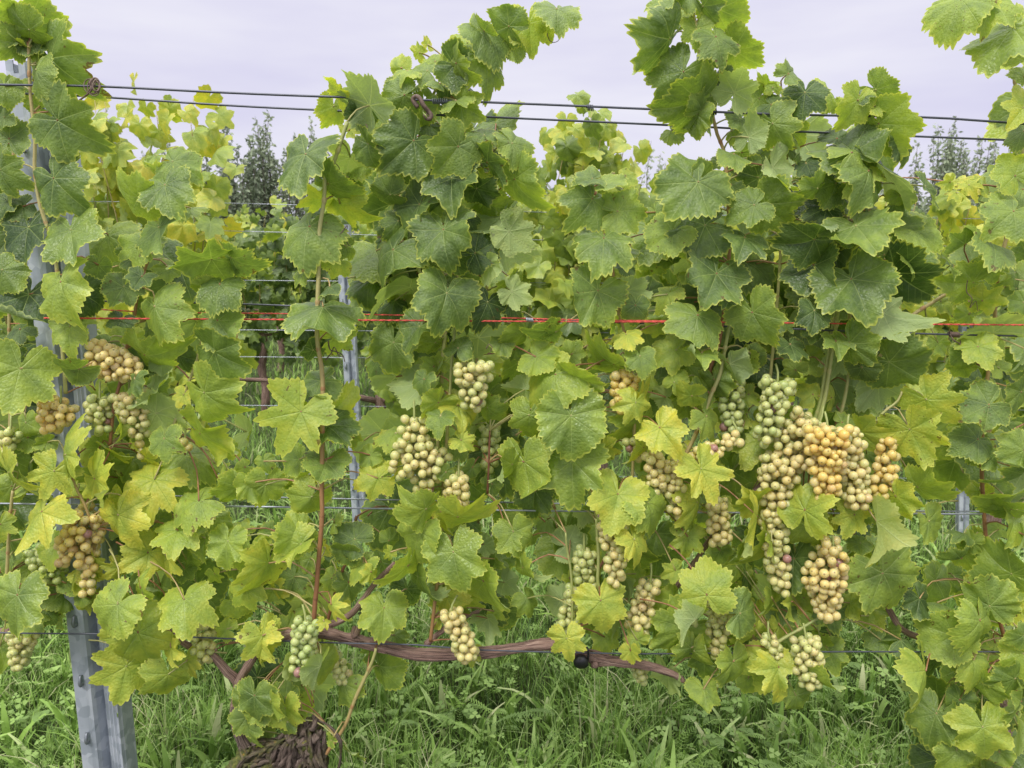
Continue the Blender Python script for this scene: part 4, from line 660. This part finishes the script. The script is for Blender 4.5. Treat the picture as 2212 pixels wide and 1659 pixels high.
# ------------------------------------------------------------ front post
def post(label, Yd, top, bot, wpx, parentless=True, hooks=(), group='galvanised trellis posts', hgt=None):
    """omega section rail with punched slots and hook tabs; top/bot are centre points in the photograph"""
    T = at(top[0], top[1], Yd); B = at(bot[0], bot[1], Yd); ax = (T-B).normalized(); t0 = B.z/ax.z; base = B-ax*t0
    Wm = wpx*Yd/FPX; Ht = (T-base).length
    t = thing('trellis_post', base, label, 'post', group)
    X = Vector((1, 0, 0)); X = (X-ax*X.dot(ax)).normalized(); Yv = ax.cross(X)*1.0
    if Yv.y < 0: Yv = -Yv
    # profile (fraction of width, depth back in fraction): left face with slots, groove, corrugated right face
    prof = [(-.50, .55), (-.50, .06), (-.47, 0), (-.36, 0), (-.32, 0), (-.22, 0), (-.16, .015), (-.10, .02), (-.05, .10), (.00, .34), (.04, .38), (.09, .30), (.14, .13), (.19, .06), (.23, .09), (.27, .05), (.31, .085), (.35, .045), (.39, .08), (.43, .04), (.47, .03), (.50, .10), (.50, .55)]
    nz = max(2, int(Ht/.0125)); zs = np.linspace(0, Ht, nz+1); slotc = {4}
    mb = MB(); V = []
    for z in zs:
        for (px, py) in prof: V.append(base+ax*z+X*px*Wm+Yv*py*Wm)
    npf = len(prof); m = len(V)
    V += [p+Yv*.0022+(X*.0015 if i % npf > npf-3 else Vector()) for i, p in enumerate(V[:])]
    q = []
    for k in range(nz):
        for j in range(npf-1):
            if j in slotc and (k % 12) in (3, 4): continue
            if j == 19 and (k % 12) in (8,): continue
            a = k*npf+j; q.append((a, a+1, a+npf+1, a+npf)); q.append((a+m, a+npf+m, a+npf+1+m, a+1+m))
    a = nz*npf
    for j in range(npf-1): q.append((a+j, a+j+1, a+j+1+m, a+j+m))
    mb.add([list(v) for v in V], q); mb.build('rail', M_METAL, t, base, smooth=False)
    hk = int(nz//12)
    for i in range(hk+1):
        z = (i*12+3)*Ht/nz
        if z+.03 > Ht: continue
        c = base+ax*z+X*(-.27)*Wm
        h = MB(); tube(h, [c+Yv*.001, c-Yv*.006+ax*.001, c-Yv*.009+ax*.010, c-Yv*.006+ax*.020, c-Yv*.002+ax*.025], [.0038, .0042, .0042, .0036, .0026], 8, .004)
        h.build('hook', M_HOOK, t, c)
    return t
post('wide galvanised steel post with hooks, behind the leaves at the left', 1.56, (62, 130), (222, 1659), 103)
post('narrow bright galvanised post standing in the gap behind the front row, left of the middle', 3.40, (738, 485), (776, 1150), 29)
post('narrow galvanised post half hidden behind the leaves near the right edge', 3.40, (2093, 600), (2084, 1080), 24)

# ------------------------------------------------------------ wires
def wire(name, label, cat, mat, pts, r, group, sides=6, twist=0):
    mb = MB(); P = [at(*p) for p in pts]
    if twist:
        Ps, R = smooth_path(P, [r]*len(P), .004); s = np.arange(len(Ps))*.9
        off = np.stack([0*s, np.cos(s), np.sin(s)], 1)*r*.5
        tube(mb, [Vector(p) for p in Ps+off], [r*.75]*len(Ps), sides, 1, smooth=False); tube(mb, [Vector(p) for p in Ps-off], [r*.75]*len(Ps), sides, 1, smooth=False)
    else: tube(mb, P, [r]*len(P), sides, .05)
    return tag(mb.build(name, mat, None, P[0]), label, cat, group)
GW = 'wires of the front trellis'
YW = 1.46
wire('trellis_wire', 'upper of the two dark wires strung across the sky', 'wire', M_WIRE, [(-300, 178, YW), (60, 184, YW), (225, 187, YW), (553, 203, YW), (1106, 223, YW), (1659, 246, YW), (1990, 253, YW), (2165, 264, YW), (2500, 285, YW)], .0022, GW)
wire('trellis_wire', 'lower of the two dark wires strung across the sky', 'wire', M_WIRE, [(-300, 195, YW+.06), (130, 205, YW+.06), (553, 231, YW+.06), (1106, 255, YW+.06), (1480, 272, YW+.06), (1720, 284, YW+.06), (2212, 304, YW+.06), (2500, 318, YW+.06)], .0021, GW)
wire('trellis_wire', 'dark wire just above the red twine at mid height', 'wire', M_WIRE, [(-300, 648, 1.60), (310, 652, 1.60), (700, 664, 1.60), (850, 679, 1.60), (1370, 698, 1.58), (1700, 710, 1.50), (1960, 720, 1.47), (2212, 726, 1.47), (2500, 732, 1.47)], .0019, GW)
wire('trellis_wire', 'upper of the close pair of steel wires below the grape zone', 'wire', M_WIREL, [(-300, 1064, 1.60), (440, 1072, 1.60), (850, 1080, 1.60), (1400, 1092, 1.60), (2000, 1104, 1.60), (2500, 1104, 1.60)], .0018, GW)
wire('trellis_wire', 'lower of the close pair of steel wires below the grape zone', 'wire', M_WIREL, [(-300, 1084, 1.50), (440, 1093, 1.50), (850, 1099, 1.50), (1400, 1106, 1.50), (2000, 1110, 1.50), (2500, 1110, 1.50)], .0020, GW)
wire('trellis_wire', 'lowest dark wire carrying the thick woody cane', 'wire', M_WIRE, [(-300, 1360, 1.462), (60, 1368, 1.462), (250, 1370, 1.462), (480, 1379, 1.462), (700, 1388, 1.455), (900, 1393, 1.452), (1040, 1404, 1.452), (1300, 1411, 1.455), (1450, 1412, 1.46), (1785, 1408, 1.46), (1990, 1408, 1.46), (2500, 1408, 1.46)], .0019, GW)
wire('red_twine', 'nearer red twine stretched across the leaves at mid height', 'twine', M_RED, [(95, 687, 1.445), (553, 690, 1.445), (1106, 694, 1.45), (1250, 695, 1.45), (1560, 696, 1.45), (1800, 699, 1.44), (2212, 702, 1.44), (2500, 704, 1.44)], .0015, 'red twines', 6, 1)
wire('red_twine', 'farther red twine showing just above the nearer one behind the leaves', 'twine', M_RED, [(95, 660, 1.60), (300, 673, 1.56), (553, 677, 1.52), (820, 680, 1.49), (1106, 687, 1.46), (1250, 691, 1.455), (1500, 694, 1.455)], .0013, 'red twines', 6, 1)
for i, (y, r, nm) in enumerate(((437, .0014, 'uppermost wire strung in the row behind, beaded with drops'), (497, .0014, 'second wire from the top strung in the row behind'), (605, .0015, 'third wire from the top strung in the row behind'), (712, .0016, 'fourth wire from the top in the row behind, just under the red twine'),
                                (770, .0015, 'fifth wire from the top in the row behind, over the grass gap'), (875, .0016, 'sixth wire from the top in the row behind, crossing the grass gap'), (1023, .0012, 'lowest thin wire in the row behind, above the grass'))):
    P0 = [(-250, y, 3.5), (400, y+0, 3.5), (1200, y+(22 if i < 2 else 6), 3.5), (2000, y+(34 if i < 2 else 10), 3.5), (2500, y+(40 if i < 2 else 12), 3.5)]
    o = wire('trellis_wire', nm, 'wire', M_WIREL, P0, r, 'wires of the row behind')
# clips and windings on the wires
def small(name, label, cat, mat, pts, r, Yd, rs=None):
    mb = MB(); P = [at(x, y, Yd+d) for x, y, d in pts]; tube(mb, P, rs or [r]*len(P), 8, .003); return tag(mb.build(name, mat, None, P[0]), label, cat)
small('wire_hook', 'dark grey S-shaped steel hook hanging from the upper wire among the leaves', 'hook', M_TENDRIL, [(903, 232, 0), (895, 222, 0), (892, 213, 0), (899, 208, -.004), (907, 213, -.006), (915, 228, -.006), (925, 240, 0), (931, 248, 0), (930, 256, 0), (922, 256, .002), (918, 246, 0)], .0042, 1.43)
small('cable_tie', 'thin yellow-green tie twisted round the upper wire beside the steel hook', 'tie', M_STEM, [(909, 212, 0), (914, 222, -.006), (918, 232, -.004), (914, 242, 0), (920, 250, -.004), (922, 256, 0)], .0016, 1.43)
def winding(label, x0, x1, y, Yd, turns, r=.005, mat=M_HOOK, name='wire_winding'):
    mb = MB(); n = turns*10; a = at(x0, y, Yd); b_ = at(x1, y+1.5, Yd)
    P = [a+(b_-a)*(k/n)+Vector((0, math.cos(k/10*6.283)*r, math.sin(k/10*6.283)*r)) for k in range(n+1)]
    tube(mb, P, [.0012]*len(P), 6, 1, smooth=False); tag(mb.build(name, mat, None, a), label, 'wire joint')
winding('pale coil of wire wound round the upper wire by the steel hook', 933, 968, 218, YW, 8)
winding('small dark knot of wire on the upper wire against the open sky', 1268, 1282, 232, YW, 4, .005, M_WIRE)
winding('dark coiled joint on the short wire above the right grape gap', 2050, 2072, 722, 1.465, 7, .005, M_TENDRIL)
winding('dark coil of wire round the shoot where it crosses the upper wire at the right', 1508, 1548, 239, YW, 8, .006, M_BLACK)
winding('pale winding on the red twines in the middle', 1136, 1152, 690, 1.447, 5, .003, M_WIREL)
# black plastic clip on the cane
mb = MB(); c = at(1255, 1428, 1.45)
pts = []
for k in range(17):
    a = k/16*math.pi*2; pts.append(at(1266+11*math.cos(a)*.45, 1415+17*math.sin(a), 1.462-.018*math.cos(a+.5)))
tube(mb, pts, [.0026]*17, 8, .004)
n = 20; ring = [at(1256+15*math.cos(a)*(1.1 if math.sin(a) > 0 else 1), 1432+13*math.sin(a), 1.445) for a in np.linspace(0, 2*math.pi, n, endpoint=False)]
ring2 = [p+Vector((0, .012, 0)) for p in ring]; V = [list(p) for p in ring+ring2]+[list(at(1256, 1432, 1.440)), list(at(1256, 1432, 1.462))]
mb.add(V, [(i, (i+1) % n, n+(i+1) % n, n+i) for i in range(n)], [(2*n, (i+1) % n, i) for i in range(n)]+[(2*n+1, n+i, n+(i+1) % n) for i in range(n)])
tag(mb.build('cane_clip', M_BLACK, None, c), 'round black plastic clip holding the woody cane to the lowest wire', 'clip')

# ------------------------------------------------------------ rows behind
LOWV = []
rgb_ = np.random.default_rng(5)
for k in range(14): LOWV.append(leaf_mesh(rgb_, 0, 0, n_teeth=16, spt=2, rings=(0, .5, 1.0), lobed=rgb_.uniform(.3, 1.6), curl=None))
LOW2 = []
for k in range(10): LOW2.append(leaf_mesh(rgb_, 0, 0, n_teeth=13, spt=1, rings=(0, 1.0), lobed=1.0, curl=None))
def scatter_leaves(mb, pos, size, tint, rg, lib, face=-1):
    n = len(pos)
    for k in range(len(lib)):
        idx = np.where(np.arange(n) % len(lib) == k)[0]
        if not len(idx): continue
        V, q, lc, lp = lib[k]; m = len(V); nn = len(idx)
        nrm = np.stack([rg.normal(0, .55, nn), np.full(nn, face)*(.75+.2*rg.normal(size=nn)), .35+.45*rg.normal(size=nn)], 1); nrm /= np.linalg.norm(nrm, axis=1)[:, None]
        tip = np.stack([rg.normal(0, .6, nn), rg.normal(0, .3, nn), -1+.4*rg.normal(size=nn)], 1); tip -= nrm*(tip*nrm).sum(1)[:, None]; tip /= np.linalg.norm(tip, axis=1)[:, None]
        yv = -tip; xv = np.cross(yv, nrm)
        W = pos[idx][:, None]+size[idx][:, None, None]*(V[None, :, :1]*xv[:, None]+V[None, :, 1:2]*yv[:, None]+V[None, :, 2:3]*nrm[:, None])
        qq = q[None]+(np.arange(nn)*m)[:, None, None]
        L4 = np.tile(lc, (nn, 1)); L4[:, 0] = np.repeat(tint[idx], m); L4[:, 1] = np.repeat(rg.random(nn), m)
        mb.add(W.reshape(-1, 3), qq.reshape(-1, 4), None, L4, np.tile(lp, (nn, 1)), 0)
def back_vine(label, group, x, Yr, shoots, tint, dens, lib, seed, ls=.115, canez=.78, trunk=True, width=.55, trunk_r=.034, zlow=.62, thick=.10):
    """x centre; shoots = list of (x at cane, x at top, z top)"""
    rg = np.random.default_rng(seed); t = thing('grapevine', (x, Yr, 0), label, 'grapevine', group)
    pos = []; sz = []; tn = []; mbS = MB()
    for (xa, xb, zt) in shoots:
        ya = Yr+rg.normal(0, .03); yb = Yr+rg.normal(0, thick*.6); n = max(3, int((zt-canez)/dens)); P = []
        for i in range(n+1):
            u = i/n; P.append((xa+(xb-xa)*u+.02*math.sin(u*9+seed), ya+(yb-ya)*u, canez+(zt-canez)*u))
        tube(mbS, [Vector(p) for p in P[::3]]+[Vector(P[-1])], list(np.linspace(.0045, .0012, len(P[::3])+1)), 5, .08, (.45, 0, 0, 1))
        for i in range(n+1):
            u = i/n; s = ls*(1-.12*max(0, (u-.8)/.2))*rg.uniform(.75, 1.15)
            for sg in ((-1, 1) if rg.random() < .75 else (1,)):
                pos.append((P[i][0]+sg*rg.uniform(.02, .085)+rg.normal(0, .02), P[i][1]+rg.normal(0, thick), P[i][2]+rg.normal(0, .03))); sz.append(s); tn.append(tint+rg.normal(0, .12)+.10*u)
    nl = int(len(pos)*.20); xs_ = [s[0] for s in shoots]
    for _ in range(nl):
        pos.append((rg.uniform(min(xs_)-.05, max(xs_)+.05), Yr+rg.normal(0, thick), rg.uniform(zlow, canez+.2))); sz.append(ls*rg.uniform(.7, 1.1)); tn.append(tint+rg.normal(0, .12))
    mb = MB(); scatter_leaves(mb, np.array(pos), np.array(sz), np.clip(np.array(tn), .02, 1), rg, lib)
    mb.build('crown', M_LEAFB, t); mbS.build('shoot', M_STEM, t)
    if trunk:
        mb = MB(); xx = [rg.normal(0, .015) for _ in range(5)]
        tube(mb, [Vector((x+xx[0], Yr, -.02)), Vector((x+xx[1], Yr, .2)), Vector((x+xx[2], Yr, .42)), Vector((x+xx[3], Yr, .62)), Vector((x+xx[4], Yr, canez))], [trunk_r*1.2, trunk_r, trunk_r*1.05, trunk_r*.9, trunk_r*.5], 14, .03, (0, 0, 0, 1), 0, .12)
        tube(mb, [Vector((x, Yr, canez-.03)), Vector((x+width*.5, Yr, canez+.01)), Vector((x+width, Yr, canez))], [.016, .012, .008], 8, .05, (0, 0, 0, 1), 0, .1)
        tube(mb, [Vector((x, Yr, canez-.03)), Vector((x-width*.5, Yr, canez+.01)), Vector((x-width, Yr, canez))], [.016, .012, .008], 8, .05, (0, 0, 0, 1), 0, .1)
        mb.build('trunk', M_BARKB, t)
    return t
Y2 = 3.55
def sx(px, y=600): return at(px, y, Y2).x
def szz(py): return at(1106, py, Y2).z
G2 = 'vines of the row directly behind'
def SH(lst): return [(sx(a), sx(b), szz(c)) for a, b, c in lst]
back_vine('yellow-green vine behind the front row, shoot tips against the sky left of the gap', G2, sx(340), Y2, SH([(120, 110, 280), (160, 170, 300), (200, 225, 290), (235, 250, 215), (262, 262, 205), (290, 275, 300), (315, 300, 345), (350, 368, 222), (380, 372, 330), (400, 430, 330), (425, 442, 205), (440, 470, 270)]), .58, .075, LOWV, 21, canez=.85)
back_vine('vine of the row behind with a thick dark trunk standing right of the narrow post', G2, sx(823, 1100), Y2, SH([(850, 850, 420), (880, 890, 380), (930, 920, 350), (980, 985, 370), (1030, 1040, 360), (1070, 1080, 400)]), .46, .085, LOWV, 22, trunk_r=.038, width=.5)
back_vine('light green vine of the row behind rising to a pointed top in the middle', G2, sx(1290, 1100), Y2, SH([(1120, 1160, 400), (1150, 1190, 330), (1170, 1215, 300), (1200, 1245, 262), (1215, 1262, 236), (1240, 1262, 250), (1270, 1290, 262), (1300, 1298, 330), (1330, 1335, 320), (1350, 1368, 390), (1380, 1400, 440), (1410, 1430, 450)]), .50, .075, LOWV, 23)
back_vine('vine of the row behind mostly hidden by the large right-hand front vine', G2, sx(1800, 1100), Y2, SH([(1500, 1490, 440), (1560, 1550, 460), (1640, 1640, 430), (1720, 1720, 450), (1800, 1800, 400), (1880, 1880, 440), (1950, 1950, 430), (2010, 2010, 450)]), .52, .10, LOWV, 24)
back_vine('yellowing vine of the row behind at the right edge', G2, sx(2150, 1100), Y2, SH([(2020, 2010, 430), (2050, 2060, 400), (2085, 2110, 370), (2110, 2150, 380), (2140, 2180, 390), (2180, 2210, 400), (2230, 2240, 380), (2290, 2280, 370), (2360, 2350, 390)]), .60, .10, LOWV, 25)
back_vine('green vine of the row behind at the far left edge, behind the wide post', G2, sx(-120), Y2, SH([(-260, -260, 330), (-180, -190, 300), (-120, -100, 320), (-60, -70, 330), (0, 10, 320), (60, 60, 330)]), .55, .10, LOWV, 26)
# third row and beyond
def row(Yr, x0, x1, sp, label, group, tint, lib, dens, ls, ztop, seed, skip=()):
    rg = np.random.default_rng(seed); k = 0; x = x0
    while x < x1:
        sh = [(x+dx+rg.normal(0, .03), x+dx+rg.normal(0, .07), ztop+rg.normal(0, .09)+(.22 if rg.random() < .10 else 0)) for dx in np.arange(-sp/2, sp/2, .125)]
        back_vine(label, group, x+rg.normal(0, .04), Yr, sh, tint+rg.normal(0, .05), dens, lib, seed*100+k, ls=ls, canez=.74, zlow=.50, width=sp*.45, thick=.12); x += sp; k += 1
row(6.6, -5.9, 6.4, 1.2, 'dense green vine in the third row, seen past the gap behind the front row', 'vines of the third row', .20, LOWV, .055, .125, 1.68, 31)
row(8.9, -7.6, 7.8, 1.2, 'small distant green vine in the fourth row', 'vines of the fourth row', .46, LOW2, .10, .15, 1.66, 41)
row(11.2, -9.2, 9.6, 1.3, 'small distant yellow-green vine in the fifth row', 'vines of the fifth row', .56, LOW2, .12, .17, 1.72, 51)

# ------------------------------------------------------------ trees beyond the vineyard
def spire_tree(label, px, top_py, wpx, D, seed, nbr=22, tint=.35, dens=1.0, low=0.7):
    rg = np.random.default_rng(seed); x = (px-1106)/FPX*D; zt = at(px, top_py, D).z; Wd = wpx/FPX*D/2
    t = thing('tree', (x, D, 0), label, 'tree', 'trees beyond the vineyard'); mb = MB(); tk = MB()
    tube(tk, [Vector((x, D, 0)), Vector((x+.03, D, zt*.35)), Vector((x, D, zt*.6))], [.09, .06, .03], 8, .3)
    P = []; 
    for b in range(nbr):
        u = rg.uniform(0, 1); z0 = .4+u*zt*.45; a = rg.uniform(0, 6.28); spread = Wd*math.sqrt(rg.uniform(.0, 1)); zz = zt*(1-.10*(spread/Wd)**2)*rg.uniform(.62, 1.0) if b else zt
        if b == 0: spread = Wd*.1
        bx, by = x+math.cos(a)*spread, D+math.sin(a)*spread*.7; L_ = []
        for k in range(9):
            v = k/8; w_ = min(1, v*2.2)**.7; L_.append((x+(bx-x)*w_+.04*math.sin(v*7+b), D+(by-D)*w_, z0*.7+(zz-z0*.7)*v))
        tube(tk, [Vector(p) for p in L_[::2]], [.022, .016, .011, .007, .003], 5, .3)
        L_ = np.array(L_); n = int(85*dens*(zz-z0*.7))
        for _ in range(n):
            v = rg.uniform(.03, 1.0); i = min(7, int(v*8)); f = v*8-i; p = L_[i]*(1-f)+L_[i+1]*f; r = .10*(1-v)**.4+.035
            an = rg.uniform(0, 6.28); q = r*rg.uniform(.3, 1); P.append((p[0]+math.cos(an)*q, p[1]+math.sin(an)*q, p[2]+rg.normal(0, .03)))
    P = np.array(P); n = len(P); s = rg.uniform(.030, .054, n)
    d = rg.normal(size=(n, 3)); d[:, 2] -= .4; d /= np.linalg.norm(d, axis=1)[:, None]; e = np.cross(d, rg.normal(size=(n, 3))); e /= np.linalg.norm(e, axis=1)[:, None]
    V = np.stack([P, P+d*s[:, None]+e*s[:, None]*.5, P+d*s[:, None]*2, P+d*s[:, None]-e*s[:, None]*.5], 1)
    lc = np.repeat(np.stack([np.clip(rg.normal(tint, .2, n), 0, 1), rg.random(n), np.zeros(n), np.ones(n)], 1), 4, 0)
    mb.add(V.reshape(-1, 3), np.arange(n*4).reshape(-1, 4), None, lc); mb.build('crown', M_TREE, t, None, False); tk.build('trunk', M_TBARK, t)
spire_tree('slim upright tree at the far left, its narrow shoots above the yellow vine tips', 262, 240, 110, 14, 1, 28)
spire_tree('low upright tree between the two yellow vine shoots at the left', 390, 300, 150, 14.5, 2, 32)
spire_tree('broad dark tree with several spires left of the middle, framed by the leaf gap', 515, 252, 150, 13.5, 3, 38, .2, 1.3)
spire_tree('narrow tall tree close left of the middle front vine', 608, 242, 100, 14, 4, 28, .35)
spire_tree('upright tree partly covered by the big leaves of the middle vine', 690, 258, 100, 14.6, 5, 26, .35)
spire_tree('small pale tree just right of the middle vine column', 1125, 345, 90, 15, 6, 12, .6, .8)
spire_tree('loose pale tree rising behind the pointed vine in the middle', 1385, 305, 140, 15, 7, 28, .6, .9)
spire_tree('upright tree with open spires beyond the gap at the right', 2010, 250, 135, 13.5, 8, 38, .4)
spire_tree('shorter upright tree near the right edge below the wires', 2100, 292, 120, 14.5, 9, 28, .4)
spire_tree('dark upright tree behind the vine at the right edge', 2200, 330, 120, 14, 10, 18, .3)
spire_tree('tall tree behind the left edge vine leaves', 120, 290, 150, 15, 12, 18)
# low dense hedge of scrub as one far mass
mb = MB(); rg = np.random.default_rng(77); n = 42000; hx = rg.uniform(-14, 14, n); hz = rg.uniform(0, 1, n)**.8*(2.45+.35*np.sin(hx*1.7)+.22*np.sin(hx*4.1)); hy = 17+rg.uniform(-.8, .8, n)
P = np.stack([hx, hy, hz], 1); s = rg.uniform(.06, .11, n); d = rg.normal(size=(n, 3)); d /= np.linalg.norm(d, axis=1)[:, None]; e = np.cross(d, rg.normal(size=(n, 3))); e /= np.linalg.norm(e, axis=1)[:, None]
V = np.stack([P, P+d*s[:, None]+e*s[:, None]*.5, P+d*s[:, None]*2, P+d*s[:, None]-e*s[:, None]*.5], 1)
lc = np.repeat(np.stack([np.clip(rg.normal(.3, .2, n), 0, 1), rg.random(n), np.zeros(n), np.ones(n)], 1), 4, 0)
mb.add(V.reshape(-1, 3), np.arange(n*4).reshape(-1, 4), None, lc)
tag(mb.build('scrub', M_TREE, None, None, False), 'low dark belt of scrub closing the far end of the vineyard', 'scrub', None, 'stuff')
